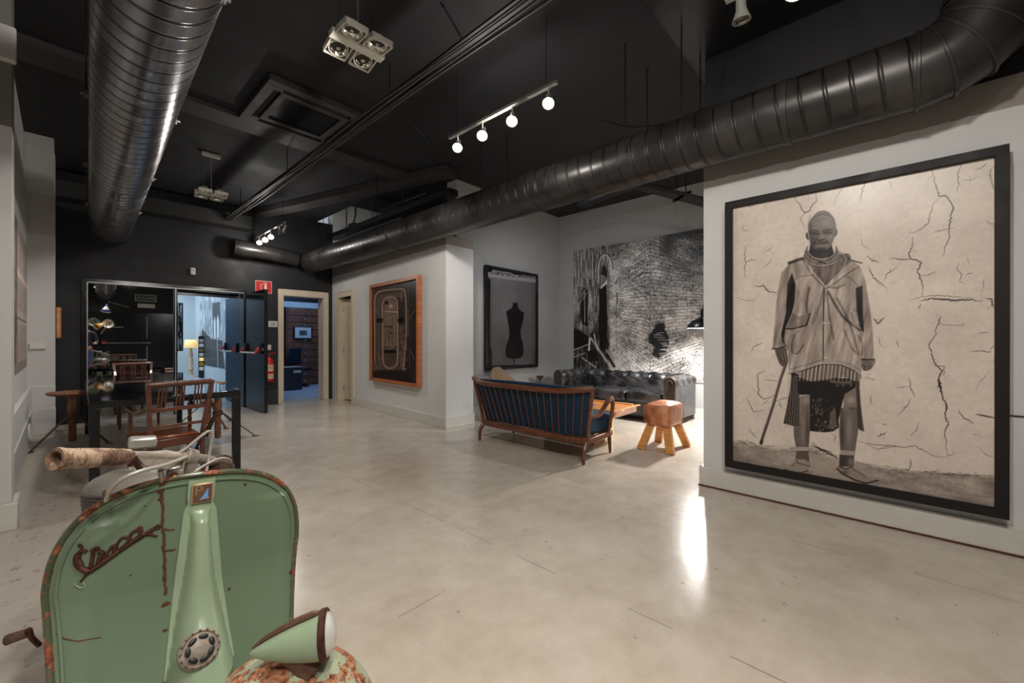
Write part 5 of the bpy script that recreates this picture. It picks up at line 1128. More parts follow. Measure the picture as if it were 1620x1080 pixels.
# script emblem
TE = lambda a, b: (90 + a / 7.715, 800 + b / 7.715)
def stroke(pts, r0, r1=None, name='emblem_stroke', mat='dark_rust'):
    r1 = r1 or r0; r0 *= 1.25; r1 *= 1.25
    q = [on_shield(*TE(a, b), .0035) for a, b in pts]; s_ = spline(q, 5); n_ = len(s_); r1 = r1 or r0
    for p_ in s_: p_.y -= .0
    return MB().tube(s_, [lerp(r0, r1, i / (n_ - 1)) for i in range(n_)], 8, flat=1).build(name, mat, em)
em = bpy.data.objects.new('script_emblem', None); COL.objects.link(em); em.parent = SR; em['label'] = 'rusty script lettering on the shield'
stroke([(285, 928), (345, 860), (420, 790), (520, 710), (700, 590), (880, 470), (1000, 400), (1090, 335), (1190, 275)], .0022, .0042)
stroke([(400, 800), (560, 690), (740, 560), (900, 450), (1040, 350)], .0052, .0050)
stroke([(262, 468), (290, 490), (305, 520)], .0026, .003); stroke([(372, 556), (300, 552), (245, 600), (228, 665), (262, 735), (340, 782), (390, 800)], .0030, .0062); stroke([(262, 590), (250, 660), (290, 740)], .0062, .0066)
stroke([(410, 540), (440, 545), (440, 600), (415, 740)], .003, .004); stroke([(445, 530), (490, 512), (525, 560), (545, 590), (500, 690)], .003, .0045); stroke([(500, 560), (560, 570), (520, 640)], .0042, .005)
stroke([(560, 690), (620, 570), (680, 490), (705, 500), (700, 560)], .0024, .004); stroke([(720, 540), (740, 460), (790, 395), (860, 380), (880, 420), (830, 480)], .0028, .003); stroke([(880, 460), (895, 360), (950, 305), (1010, 300), (1020, 360), (960, 420)], .0032, .003)
stroke([(980, 290), (1022, 262), (1030, 340), (1070, 350)], .003, .0045); stroke([(1090, 345), (1150, 350), (1225, 372)], .0034, .002); stroke([(1190, 275), (1220, 240), (1255, 240), (1250, 275), (1200, 275)], .002, .002)
stroke([(235, 930), (225, 960), (290, 1000), (340, 975), (320, 935)], .0012, .0012, mat='scooter_green_lit')
c0 = on_shield(*TE(738, 562), .008); MB().ball(c0, .003, 10).build('rivet', 'badge_brown', em)
# central column cover
def ca(z):  # half width of the flange
    return np.interp(z, [.30, .35, .49, .60, .70, .722, .735, .79], [.082, .076, .060, .050, .041, .030, .034, .034])
def cd_(z): return np.interp(z, [.30, .36, .45, .60, .68, .70, .715, .79], [.115, .112, .085, .062, .05, .022, .020, .020])
def colf(u, v):
    z = lerp(.315, .790, v); a = ca(z); k = -1 + 2 * u; x = k * a; A = abs(k)
    fl = .012; core = np.interp(z, [.30, .42, .55, .69, .715], [.92, .80, .60, .52, .98]); 
    if A > .97: d = 0
    elif A > core: d = fl
    else: d = fl + (cd_(z) - fl) * (1 - (A / core) ** 2.2) ** .6
    return Vector((x + .004 + .035 * max(0, (.70 - z)) , sy(x, z) - d - (.001 if A <= .97 else -.004), z))
m_ = MB().grid(colf, 48, 60); m_.build('column_cover', 'scooter_green_lit', SR, smooth=50)
pt = [on_shield(a, b, .016) for a, b in ((256, 1074), (266, 980), (277, 880), (284, 815), (283, 779), (311, 776), (313, 806), (320, 880), (333, 980), (341, 1040))]
# bottom lip of the cover
# badge
bc = Vector((.004, sy(0, .752) - .023, .752)); bm_ = frame(bc, (1, 0, 0), (0, .16, 1))
m_ = MB(); 
for q in [MB().box((0, 0, .002), (.052, .056, .006))]: m_.add(q.v, q.f, bm_)
bd = m_.build('badge', 'badge_gold', SR, bevel=.003)
m_ = MB(); q = MB().box((0, 0, .0052), (.044, .048, .003)); m_.add(q.v, q.f, bm_); m_.build('badge_field', 'badge_brown', bd, bevel=.002)
text('badge_letter', 'P', .040, 'badge_gold', bm_ @ Matrix.Translation((-.010, .007, .007)), bd, .0012)
MB().prism([(-.008, -.019), (.016, -.019), (.013, -.006), (.013, .014), (.008, .004), (.0, -.010)], .0018, bm_ @ Matrix.Translation((0, 0, .0066))).build('badge_shape', 'badge_blue', bd)
MB().prism([(-.004, -.020), (.017, -.016), (.017, -.013), (-.002, -.016)], .0026, bm_ @ Matrix.Translation((0, 0, .0066))).build('badge_bar', 'badge_gold', bd)
# horn grille
hc = on_shield(316, 1026, .112); hm = frame(hc, (1, 0, 0), (0, .62, 1))
hn = MB().lathe([(.045, -.02), (.045, .002), (.040, .008), (.036, .004), (.027, .009), (.010, .013), (.001, .013)], 36, hm).build('horn_grille', 'grille_pale', SR)
for i in range(16):
    a = 2 * math.pi * i / 16; MB().ball(hm @ Vector((.041 * math.cos(a), .041 * math.sin(a), .006)), .0032, 8).build('grille_stud', 'badge_brown', hn)
for i, a in enumerate((20, 75, 130, 180, 235, 290, 330)):
    a = R(a); c_ = hm @ Vector((.026 * math.cos(a), .026 * math.sin(a), .0105)); m_ = MB().ball((0, 0, 0), (.0115, .0065, .0024), 10)
    mm = hm @ Matrix.Translation((.026 * math.cos(a), .026 * math.sin(a), .0105)) @ Matrix.Rotation(a + R(90), 4, 'Z'); m_.v = [tuple(mm @ Vector(v)) for v in m_.v]; m_.build('grille_slot', 'cable_black', hn)
# steering: everything that turned to our right
WF = Vector((.857, -.515, 0))                       # where the front wheel points (world)
FC = Vector((.375, 1.10, .192))
steer = Matrix((( .707, .707, 0), (-.707, .707, 0), (0, 0, 1))).transposed()
fm = SI @ Matrix.Translation(FC) @ Matrix((WF, Vector((.515, .857, 0)), Vector((0, 0, 1)))).transposed().to_4x4()   # x forward, y sideways, z up
def fend(u, v):
    a = lerp(R(-35), R(200), v); k = -1 + 2 * u; b = k * R(84)
    Rr = .232; wr = .094 * (1 - .15 * abs(math.sin(a - R(90))) ** 3)
    e = Rr - .075 + .075 * math.cos(b) ** .8
    return fm @ Vector((e * math.cos(a) * .96, wr * math.sin(b) * 1.05, e * math.sin(a)))
m_ = MB().grid(fend, 26, 50); m_.build('front_mudguard', 'scooter_rust', SR, smooth=60, solid=.003)
def wheel(m, name_t='tyre'):
    """wheel about the local y axis"""
    q = m @ Matrix.Rotation(R(90), 4, 'X')
    t_ = MB().lathe([(.135, -.042), (.17, -.047), (.20, -.036), (.213, -.012), (.213, .012), (.20, .036), (.17, .047), (.135, .042)], 40, q).build(name_t, 'rubber_black', SR)
    MB().lathe([(.02, -.05), (.04, -.045), (.06, -.03), (.11, -.025), (.136, -.04), (.136, .04), (.11, .025), (.06, .03), (.04, .045), (.02, .05)], 32, q).build('wheel_rim', 'scooter_green_lit', SR)
wheel(fm @ Matrix.Scale(.9, 4))
MB().tube([fm @ Vector((-.02, .066, .0)), fm @ Vector((-.12, .066, .05)), wl((.26, 1.36, .26)), wl((.25, 1.50, .40)), wl((.262, 1.62, .62))], [.016, .018, .02, .022, .02], 10).build('fork', 'grime_metal', SR)
# headlamp on the mudguard
tip = wl((.303, 1.106, .466)); rc = wl((.432, 1.028, .478)); ax = (rc - tip).normalized(); hm = Matrix.Translation(tip) @ ax.to_track_quat('Z', 'Y').to_matrix().to_4x4(); LL = (rc - tip).length
hl = MB().lathe([(.002, -.004), (.010, .004), (.022, LL * .2), (.034, LL * .42), (.044, LL * .66), (.0515, LL * .9), (.053, LL)], 36, hm).build('headlamp', 'scooter_green_lit', SR)
MB().lathe([(.051, LL - .002), (.0565, LL), (.0575, LL + .012), (.054, LL + .016), (.050, LL + .016)], 40, hm, caps=False).build('lamp_ring', 'dark_rust', hl)
MB().lathe([(.051, LL + .010), (.044, LL + .022), (.030, LL + .030), (.015, LL + .034), (.001, LL + .035)], 36, hm, caps=False).build('lamp_lens', 'headlamp_glass', hl)
hu = (wl((0, 0, 1)) - wl((0, 0, 0))); hu = (hu - ax * hu.dot(ax)).normalized()
fin = [tip + ax * (LL * t_) + hu * (r_ + .004) for t_, r_ in ((.02, .007), (.2, .022), (.42, .0345), (.66, .0445), (.9, .052), (1.0, .0535))]
MB().tube(fin, [.003, .006, .008, .009, .009, .005], 8).build('top_fin', 'badge_brown', hl)
MB().tube([tip + ax * .05 - hu * .012, tip + ax * .10 - hu * .040, tip + ax * .12 - hu * .075], [.012, .03, .036], 12).build('lamp_bracket', 'badge_brown', hl)
MB().ball(rc - hu * .060 + ax * .004, .005, 8).build('clamp_screw', 'black_metal', hl)
# handlebar
G, H_, C_, E_ = wl((-.008, 1.392, .933)), wl((.125, 1.485, .893)), wl((.262, 1.58, .846)), wl((.388, 1.665, .762))
MB().tube([H_, lerp(H_, C_, .5), C_, lerp(C_, E_, .5) + Vector((0, 0, .01)), E_], .015, 14).build('handlebar', 'grime_metal', SR)
gp = [lerp(G, H_, t_) for t_ in np.linspace(0, 1, 12)]; gd = (H_ - G).normalized(); gm = Matrix.Translation(G) @ gd.to_track_quat('Z', 'Y').to_matrix().to_4x4(); GL = (H_ - G).length
g = MB().lathe([(.0170, .05), (.0170, .0), (.0245, -.001), (.0265, .004), (.0245, .012), (.0232, .03), (.0238, .07), (.0225, .11), (.0205, GL * .95), (.017, GL)], 26, gm, caps=False).build('grip', 'grip_worn', SR); g['label'] = 'cracked peeling left grip'
MB().lathe([(.0001, .03), (.0171, .031)], 20, gm, caps=False).build('grip_bore', 'cable_black', g)
ed = (E_ - C_).normalized(); emx = Matrix.Translation(E_) @ ed.to_track_quat('Z', 'Y').to_matrix().to_4x4()
MB().lathe([(.012, -.075), (.021, -.07), (.0225, -.02), (.022, .0), (.0165, .002), (.016, -.03)], 22, emx, caps=False).build('grip', 'rusty_iron', SR)
MB().tube(spline([at(334, 728, Y=1.63), at(352, 722, Y=1.65), at(363, 724, Y=1.66), at(367, 731, Y=1.66), at(358, 735, Y=1.66)], 4), .006, 8).build('lever', 'dark_rust', SR)
lv = SR.children[-1] if False else [o for o in bpy.data.objects if o.parent == SR and o.name.startswith('lever')][0]; lv.data.transform(SI)
def wtube(pts, r_, mat, name, n_=8, sp=6): 
    q = [wl(p_) for p_ in pts]; q = spline(q, sp) if sp else q
    return MB().tube(q, r_, n_).build(name, mat, SR)
wtube([at(299, 726, Y=1.58), at(300, 748, Y=1.585), at(300, 790, Y=1.59)], .020, 'grime_metal', 'steering_stem', 14, 0)
MB().lathe([(.019, -.02), (.026, -.018), (.027, .016), (.018, .022)], 20, Matrix.Translation(C_) @ ed.to_track_quat('Z', 'Y').to_matrix().to_4x4()).build('bar_clamp', 'grime_metal', SR, bevel=.002)
pl = [at(212, 716, Y=1.49), at(262, 711, Y=1.56), at(292, 716, Y=1.575), at(284, 733, Y=1.56), at(262, 742, Y=1.545), at(228, 736, Y=1.50)]
m_ = MB(); q = [wl(v_) for v_ in pl]; m_.add([tuple(v_) for v_ in q] + [tuple(v_ + Vector((.0, -.018, .0))) for v_ in q], [(0, 1, 2, 3, 4, 5), (11, 10, 9, 8, 7, 6)] + [(i, (i + 1) % 6, 6 + (i + 1) % 6, 6 + i) for i in range(6)]); m_.build('lever_bracket', 'grime_metal', SR, bevel=.004)
wtube([at(212, 722, Y=1.47), at(216, 734, Y=1.47), at(222, 741, Y=1.475)], [.007] * 13, 'dark_rust', 'lever_pivot', 8)
wtube([at(168, 792, Y=1.50), at(174, 776, Y=1.48), at(192, 758, Y=1.46), at(222, 745, Y=1.46), at(262, 735, Y=1.49), at(296, 722, Y=1.55)], .0052, 'cable_grey', 'control_cable')
wtube([at(270, 722, Y=1.55), at(290, 712, Y=1.56), at(320, 688, Y=1.58), at(331, 682, Y=1.59), at(335, 690, Y=1.60), at(331, 720, Y=1.60), at(324, 758, Y=1.575)], .0042, 'cable_grey', 'control_cable')
wtube([at(283, 765, Y=1.56), at(298, 754, Y=1.56), at(320, 738, Y=1.58), at(345, 726, Y=1.60), at(360, 725, Y=1.62), at(366, 731, Y=1.63)], .0042, 'cable_grey', 'control_cable')
wtube([at(294, 722, Y=1.55), at(289, 740, Y=1.55), at(288, 765, Y=1.56)], .0035, 'cable_grey', 'control_cable')
wtube([at(254, 744, Y=1.53), at(256, 758, Y=1.545), at(255, 778, Y=1.56)], .0075, 'steel_grey', 'control_cable')
hb = MB(); q = MB().box((0, 0, 0), (.062, .05, .030)); hb.add(q.v, q.f, Matrix.Translation(wl(at(225.5, 699, Y=1.60))) @ Matrix.Rotation(R(2), 4, 'Y')); hb.build('switch_box', 'steel_grey', SR, bevel=.006)
MB().tube([wl(at(226, 706, Y=1.60)), wl(at(236, 714, Y=1.575))], .012, 10).build('box_bracket', 'rusty_iron', SR)
cb = MB(); q = MB().box((0, 0, 0), (.040, .022, .042)); cb.add(q.v, q.f, Matrix.Translation(wl(at(276, 753, Y=1.555)))); cb = cb.build('stem_bracket', 'grime_metal', SR, bevel=.004)
MB().lathe([(.0125, 0), (.0125, .003), (.007, .006)], 18, Matrix.Translation(wl(at(274.5, 754, Y=1.541))) @ Matrix.Rotation(R(90), 4, 'X')).build('bolt_washer', 'dark_rust', cb)
MB().ball(wl(at(276, 753.5, Y=1.536)), .0045, 10).build('bolt', 'shade_yellow', cb)
MB().ball(wl(at(168, 780, Y=1.50)), (.008, .008, .010), 10).build('cable_clip', 'badge_brown', SR)
# kick-start pedal at the left
wtube([at(62, 1020, Y=1.62), at(50, 1008, Y=1.60), at(46, 996, Y=1.60), at(42, 1000, Y=1.60)], .006, 'dark_rust', 'kick_lever', 8)
MB().tube([wl(at(11, 1012, Y=1.62)), wl(at(43, 1001, Y=1.60))], [.0125, .011], 12).build('kick_pedal', 'rusty_iron', SR)
# floorboard, tunnel, body, saddle, rear wheel
m_ = MB().grid(lambda u, v: Vector((lerp(-.235, .235, u) * (1 - .25 * v), lerp(-.10, .52, v), .225 - .012 * math.cos(math.pi * (2 * u - 1)) + .02 * max(0, 1 - v * 5) ** 2)), 20, 20); m_.build('floorboard', 'scooter_green', SR, solid=.004)
for x in (-.17, -.12, .12, .17): MB().tube([(x, .04, .245), (x * .85, .48, .245)], .006, 6).build('floor_strip', 'cable_grey', SR)
m_ = MB()
def cowl(u, v):
    a = 2 * math.pi * u; t_ = v; y = lerp(.42, 1.02, t_); k = max(.02, math.sin(math.pi * min(1, t_ * .92 + .06))) ** .5
    return Vector((-.03 + .175 * k * math.copysign(abs(math.cos(a)) ** .8, math.cos(a)), y, .42 + .19 * k * math.copysign(abs(math.sin(a)) ** .8, math.sin(a)) - .05 * t_))
m_.grid(cowl, 40, 24, True); m_.build('rear_body', 'scooter_green', SR, smooth=60)
for s in (-1, 1): MB().ball((-.03 + s * .13, .78, .36), (.085, .22, .13), 20).build('side_cowl', 'scooter_green', SR)
rm = Matrix.Translation((-.03, .86, .2135)); wheel(rm)
sc_ = Vector((-.095, .475, .69)); sm = Matrix.Translation(sc_) @ Matrix.Rotation(R(-4), 4, 'X') @ Matrix.Diagonal((1.0, 1.08, 1, 1))
prof = [(.0, .052), (.05, .050), (.10, .040), (.135, .022), (.152, .004), (.156, -.010)]
sd = MB().lathe(prof, 40, sm, caps=False).build('saddle', 'saddle_grey', SR, smooth=80)
prof = [(.156, -.010)]
for i in range(6): prof += [(.163 - .002 * i, -.014 - i * .013), (.157 - .002 * i, -.0205 - i * .013)]
prof += [(.10, -.095), (.0, -.095)]
MB().lathe(prof, 40, sm, caps=False).build('saddle_edge', 'saddle_edge', sd, smooth=30)
for s in (-1, 1): MB().tube(spline([(-.065 + s * .05, .50, .56), (-.045 + s * .05, .52, .52), (-.05 + s * .03, .55, .50)], 4), .012, 8).build('saddle_spring', 'rusty_iron', SR)
MB().tube([(-.09, .45, .03), (-.16, .38, .012)], .012, 8).build('stand', 'rusty_iron', SR)
for s in (-1, 1): MB().tube([(s * .06, .42, .22), (s * .17, .47, .012)], .013, 8).build('stand', 'rusty_iron', SR)
# ------------------------------------------------------------------ signs, switches, extinguisher
def wallm(px, py, off=.004):   # frame on the far wall: x to the right, y up, z towards the room
    p = at(px, py, line=None, Y=8.6) if False else None
    rx, ry = ray(px); t = (8.70 + .04 * .37) / (ry + .04 * rx); P = Vector((rx * t, ry * t, CH - (py - HZ) / FPX * t))
    P -= Vector((.04, 1, 0)).normalized() * off
    return frame(P, (1, -.04, 0), (0, 0, 1))
def wbox(m, c, d): q = MB().box(c, d); b = MB(); b.add(q.v, q.f, m); return b
m = wallm(417, 454); m.translation = Vector((2.50, yF(2.50) - .002, m.translation.z)); m.translation = wallm(417, 454).translation
r = empty('fire_extinguisher_sign', (0, 0, 0), 0, 'red square sign with a white extinguisher symbol partly behind the open door leaf', 'sign')
wbox(m, (0, 0, .003), (.27, .23, .005)).build('sign_board', 'sign_white', r)
wbox(m, (0, 0, .0062), (.255, .215, .002)).build('sign_field', 'sign_red', r)
b = MB(); b.prism([(.01, -.09), (.05, -.09), (.05, .03), (.04, .05), (.02, .05), (.01, .03)], .002, m @ Matrix.Translation((0, 0, .007))); b.prism([(.02, .055), (.045, .055), (.045, .075), (.0, .085), (-.005, .078), (.02, .068)], .002, m @ Matrix.Translation((0, 0, .007))); b.build('symbol', 'sign_white', r)
ring = [m @ Vector((-.005 + .045 * math.cos(a), .0 + .06 * math.sin(a), .008)) for a in np.linspace(1.6, 4.9, 14)]; MB().tube(ring, .006, 6).build('symbol_flame', 'sign_white', r)
for px, py, w_, h_, lab, nm, ct in ((431.5, 512.5, .155, .115, 'white thermostat panel on the black wall left of the cream doorway', 'wall_panel', 'wall panel'), (423.5, 549.5, .11, .10, 'white light switch on the black wall above the fire extinguisher', 'light_switch', 'switch')):
    m = wallm(px, py); r = empty(nm, (0, 0, 0), 0, lab, ct); wbox(m, (0, 0, .006), (w_, h_, .012)).build('cover_plate', 'white_plastic', r, bevel=.004); wbox(m, (0, 0, .013), (w_ * .5, h_ * .45, .004)).build('button', 'steel_grey' if w_ > .12 else 'white_plastic', r, bevel=.001)
m = wallm(304.5, 429.5); r = empty('motion_sensor', (0, 0, 0), 0, 'small white motion sensor high on the black wall above the doors', 'sensor')
wbox(m, (0, 0, .025), (.075, .125, .05)).build('housing', 'white_plastic', r, bevel=.02); wbox(m, (.008, .015, .052), (.018, .014, .004)).build('lens', 'cable_black', r)
# fire extinguisher
c = wallm(423, 590, .10).translation; r = empty('fire_extinguisher', (c.x, c.y, 0), 0, 'red fire extinguisher hanging beside the open black door', 'fire extinguisher')
zb = .42; MB().lathe([(.06, zb), (.075, zb + .02), (.075, zb + .38), (.06, zb + .43), (.03, zb + .46), (.022, zb + .48)], 24).build('cylinder', 'extinguisher_red', r)
MB().lathe([(.0757, zb + .08), (.0757, zb + .17)], 24, caps=False).build('label', 'label_cream', r); MB().lathe([(.0757, zb + .22), (.0757, zb + .34)], 24, caps=False).build('label', 'label_cream', r)
for z_ in (.11, .14, .25, .28, .31): MB().lathe([(.0761, zb + z_), (.0761, zb + z_ + .010)], 24, caps=False).build('label_print', 'sign_red', r)
MB().lathe([(.076, zb - .001), (.076, zb + .03)], 24).build('boot', 'rubber_black', r)
MB().tube([(0, 0, zb + .47), (0, 0, zb + .52)], .018, 12).build('valve', 'chrome', r); MB().beam((-.02, 0, zb + .53), (.10, -.02, zb + .555), .02, .012).build('handle', 'extinguisher_red', r)
MB().tube(spline([(-.02, 0, zb + .51), (-.09, -.01, zb + .48), (-.095, -.01, zb + .3), (-.085, 0, zb + .12)], 5), .009, 8).build('hose', 'rubber_black', r)
MB().box((0, .085, zb + .42), (.05, .03, .04)).build('wall_bracket', 'black_metal', r)
# left side: wooden box, grey plates
r = empty('wooden_wall_box', (0, 0, 0), 0, 'small orange-brown wooden box fixed on the edge of the far black wall', 'box')
a, b_ = at(86.5, 487, Y=8.38), at(97, 535, Y=8.38); MB().bb(-.043, b_.x, 8.14, 8.52, b_.z, a.z).build('box_body', 'frame_wood', r, bevel=.004); MB().bb(-.030, b_.x - .012, 8.130, 8.139, b_.z + .015, a.z - .015).build('box_door', 'pine', r)
a, b_ = at(46.5, 543, Y=8.015), at(72.5, 552.5, Y=8.015)
r = empty('wall_socket', (0, 0, 0), 0, 'long white cable box with a grey outline on the left jutting wall', 'socket'); MB().bb(a.x, b_.x, 7.995, 8.018, b_.z, a.z).build('cover_plate', 'white_plastic', r, bevel=.003); MB().bb(a.x + .01, b_.x - .0, 7.993, 7.996, b_.z + .002, b_.z + .012).build('cover_seam', 'steel_grey', r)
r = empty('floor_vent', (0, 0, 0), 0, 'round white ventilation cover low on the left recess wall', 'vent')
vm = frame((-.234, 6.9, .20), (0, 1, 0), (0, 0, 1)); MB().lathe([(.10, 0), (.10, .008), (.09, .016), (.085, .008), (.02, .006), (.001, .006)], 28, vm).build('vent_cover', 'white_plastic', r); MB().lathe([(.06, .0065), (.06, .012), (.05, .012), (.05, .0065)], 28, vm, caps=False).build('vent_ring', 'steel_grey', r)
# sockets in the lounge
for dx, lab in ((0, 'white double socket low on the lounge wall left of the ashtray stand'),):
    p = at(870, 613, Y=4.835); r = empty('wall_socket', (0, 0, 0), 0, lab, 'socket'); MB().box((p.x, 4.834, p.z), (.16, .012, .085)).build('cover_plate', 'steel_grey', r, bevel=.003)
    for s in (-.035, .035): MB().box((p.x + s, 4.826, p.z), (.04, .004, .04)).build('socket_hole', 'cable_black', r)
# ------------------------------------------------------------------ office seen through the cream doorway
r = empty('plan_chest', (0, 0, 0), 0, 'tall dark wooden chest of many drawers in the blue-lit room', 'chest of drawers')
CXa, CXb = at(453, 560, Y=11.6).x, at(512, 560, Y=11.6).x + .35; zt_ = at(480, 487, Y=11.6).z
MB().bb(CXa, CXb, 11.64, 12.10, 0, zt_).build('cabinet', 'cabinet_wood', r, bevel=.01)
nz = 11; pitch_ = (zt_ - .06) / nz
for i in range(nz):
    z_ = .04 + i * pitch_; dr = MB().bb(CXa + .04, CXb - .04, 11.615, 11.638, z_, z_ + pitch_ * .90).build('drawer', 'cabinet_wood', r, bevel=.005)
    xm = at(483, 560, Y=11.6).x; MB().box((xm, 11.606, z_ + pitch_ * .45), (.07, .012, .035)).build('label_holder', 'chrome', dr, bevel=.002)
r = empty('framed_photo', (0, 0, 0), 0, 'small landscape photo in a dark frame hung on the drawer chest', 'photo')
a, b_ = at(465, 516, Y=11.55), at(494, 536, Y=11.55); MB().bb(a.x, b_.x, 11.56, 11.60, b_.z, a.z).build('frame', 'black_metal', r, bevel=.003); MB().bb(a.x + .03, b_.x - .03, 11.552, 11.559, b_.z + .025, a.z - .025).build('mat', 'paper', r)
MB().bb(lerp(a.x, b_.x, .3), lerp(a.x, b_.x, .7), 11.546, 11.551, lerp(b_.z, a.z, .3), lerp(b_.z, a.z, .68)).build('photo', 'photo_grey', r)
tag(MB().bb(2.9, 6.0, 11.7, 12.1, zt_ + .01, zt_ + .16).build('cornice_shelf', 'paper'), 'pale shelf board above the dark wooden chest', 'shelf')
r = empty('storage_case', (0, 0, 0), 0, 'dark blue-black case on the office floor left of the tripod', 'case')
a, b_ = at(448, 582, Y=10.6), at(478, 609, Y=10.6); MB().bb(a.x - .3, b_.x, 10.6, 11.0, .006, a.z).build('case_body', 'box_dark', r, bevel=.01); MB().bb(a.x - .3, b_.x + .01, 10.59, 11.01, a.z + .001, a.z + .02).build('case_lid', 'steel_grey', r, bevel=.003); MB().bb(b_.x - .20, b_.x - .03, 10.592, 10.598, a.z - .13, a.z - .07).build('case_label', 'paper', r)
c = at(489, 608, z=.006); r = empty('camera_tripod', (c.x, 10.35, .006), 0, 'dark camera tripod standing on the blue floor of the far room', 'tripod')
for a_ in (200, 320, 80): MB().tube([(.02 * math.cos(R(a_)), .02 * math.sin(R(a_)), .78), (.26 * math.cos(R(a_)), .26 * math.sin(R(a_)), 0)], [.018, .011], 8).build('leg', 'box_dark' if a_ != 320 else 'steel_grey', r)
MB().tube([(0, 0, .5), (0, 0, .92)], .016, 8).build('centre_column', 'black_metal', r); MB().box((0, 0, .96), (.12, .09, .09)).build('tripod_head', 'black_metal', r, bevel=.01)
r = empty('office_chair', (c.x - .45, 11.34, .006), R(20), 'dark office chair behind the case in the blue-lit room', 'chair')
MB().box((0, .1, .80), (.42, .05, .42)).build('backrest', 'box_dark', r, bevel=.03); MB().box((0, -.1, .46), (.44, .42, .07)).build('seat', 'box_dark', r, bevel=.03); MB().tube([(0, -.08, .08), (0, -.08, .43)], .025, 8).build('stem', 'black_metal', r)
for a_ in range(5): MB().tube([(0, -.08, .08), (.26 * math.cos(R(a_ * 72)), -.08 + .26 * math.sin(R(a_ * 72)), .03)], .018, 6).build('leg', 'black_metal', r)
# ------------------------------------------------------------------ gallery seen through the black doors
S(MB().bb(.25, at(316.5, 560, Y=17.8).x, 17.8, 17.9, 0, 3.4).build('wall_gallery_far', 'gallery_wall'))
S(MB().bb(-1.25, .9, 13.9, 13.98, 0, 3.4).build('wall_gallery_left', 'door_blue') if False else MB().bb(-1.25, at(279, 500, Y=13.95).x - .02, 14.06, 14.16, 0, 3.4).build('wall_gallery_left', 'gallery_wall'))
c = at(302, 588, Y=16.9); r = empty('floor_lamp', (c.x, 16.9, 0), 0, 'floor lamp with cream drum shade and turned pale wooden stand in the gallery', 'lamp')
MB().lathe([(.16, 0), (.16, .04), (.07, .08), (.05, .2), (.08, .28), (.045, .36), (.06, .6), (.04, .66), (.06, .72), (.035, .9), (.05, .96), (.02, 1.02), (.02, 1.1)], 20).build('lamp_stand', 'pale_ply', r)
zs = at(302, 550, Y=16.9).z; zt2 = at(302, 537, Y=16.9).z; MB().lathe([(.19, zs), (.155, zt2)], 28, caps=False).build('lamp_shade', 'lampshade_cream', r, solid=.004)
MB().tube([(0, 0, 1.05), (0, 0, zt2 - .03)], .012, 8).build('lamp_rod', 'chrome', r)
c = at(318.5, 570, Y=16.4); r = empty('display_rack', (c.x, 16.4, 0), 0, 'narrow black rack of colourful cards beside the gallery lamp', 'rack')
MB().bb(-.07, .07, 0, .05, 0, 1.35).build('rack_frame', 'black_metal', r)
for i in range(7): MB().bb(-.055, .055, -.012, -.002, .25 + i * .15, .36 + i * .15).build('card', ('sign_white', 'shade_yellow', 'lampshade_cream', 'sign_white', 'badge_gold', 'sign_white', 'paper')[i], r)
# ------------------------------------------------------------------ behind the camera: what the mirrored leaf shows
MN = Vector((.04, 1, 0)).normalized(); MPt = Vector((.37, 8.70, 0))
def mirrored(px, py, Yv):
    """real position of something seen in the mirror at a pixel, virtual image at Y = Yv"""
    p = at(px, py, Y=Yv); return p - MN * (2 * (p - MPt).dot(MN))
a = mirrored(166, 541, 20.6); b_ = mirrored(226, 541, 20.6)
r = empty('door_5', (0, 0, 0), 0, kind='structure'); xc = mirrored(233, 541, 20.6).x; zd = 2.25
for i, (x0, x1) in enumerate(((xc + .01, xc + 1.7), (xc - 1.7, xc - .01))):
    MB().bb(min(x0, x1), max(x0, x1), -3.60, -3.55, .01, zd).build('door_panel', 'door_black', r, bevel=.003)
for p0, p1 in (((a.x, -3.55, 1.12), (xc + .10, -3.55, 1.12)), ((xc - .12, -3.55, 1.12), (xc - 1.2, -3.55, 1.12))): pushbar(r, p0, p1, (0, 1, 0))
for z0_, z1_ in ((1.3, 2.15), (.25, 1.0)): MB().bb(xc - .012, xc + .012, -3.545, -3.53, z0_, z1_).build('edge_strip', 'steel_grey', r)
for px, py, s_, nm, txt in ((231, 470.5, .26, 'exit_sign', 'SALIDA'), (232, 483, .17, 'notice_sign', None)):
    p = mirrored(px, py, 20.6); r = empty(nm, (p.x, -3.598, p.z), 0, 'green and white exit sign above the rear double doors' if txt else 'small pale notice below the exit sign on the rear wall', 'sign')
    MB().box((0, .006, 0), (.62 if txt else .50, .012, s_ if txt else .15)).build('sign_board', 'sign_green' if txt else 'sign_white', r, bevel=.003)
    if txt:
        MB().box((0, .013, 0), (.56, .003, .20)).build('sign_field', 'plinth_black', r); text('lettering', txt, .16, 'sign_green', frame((0, .0155, 0), (-1, 0, 0), (0, 0, 1)), r)
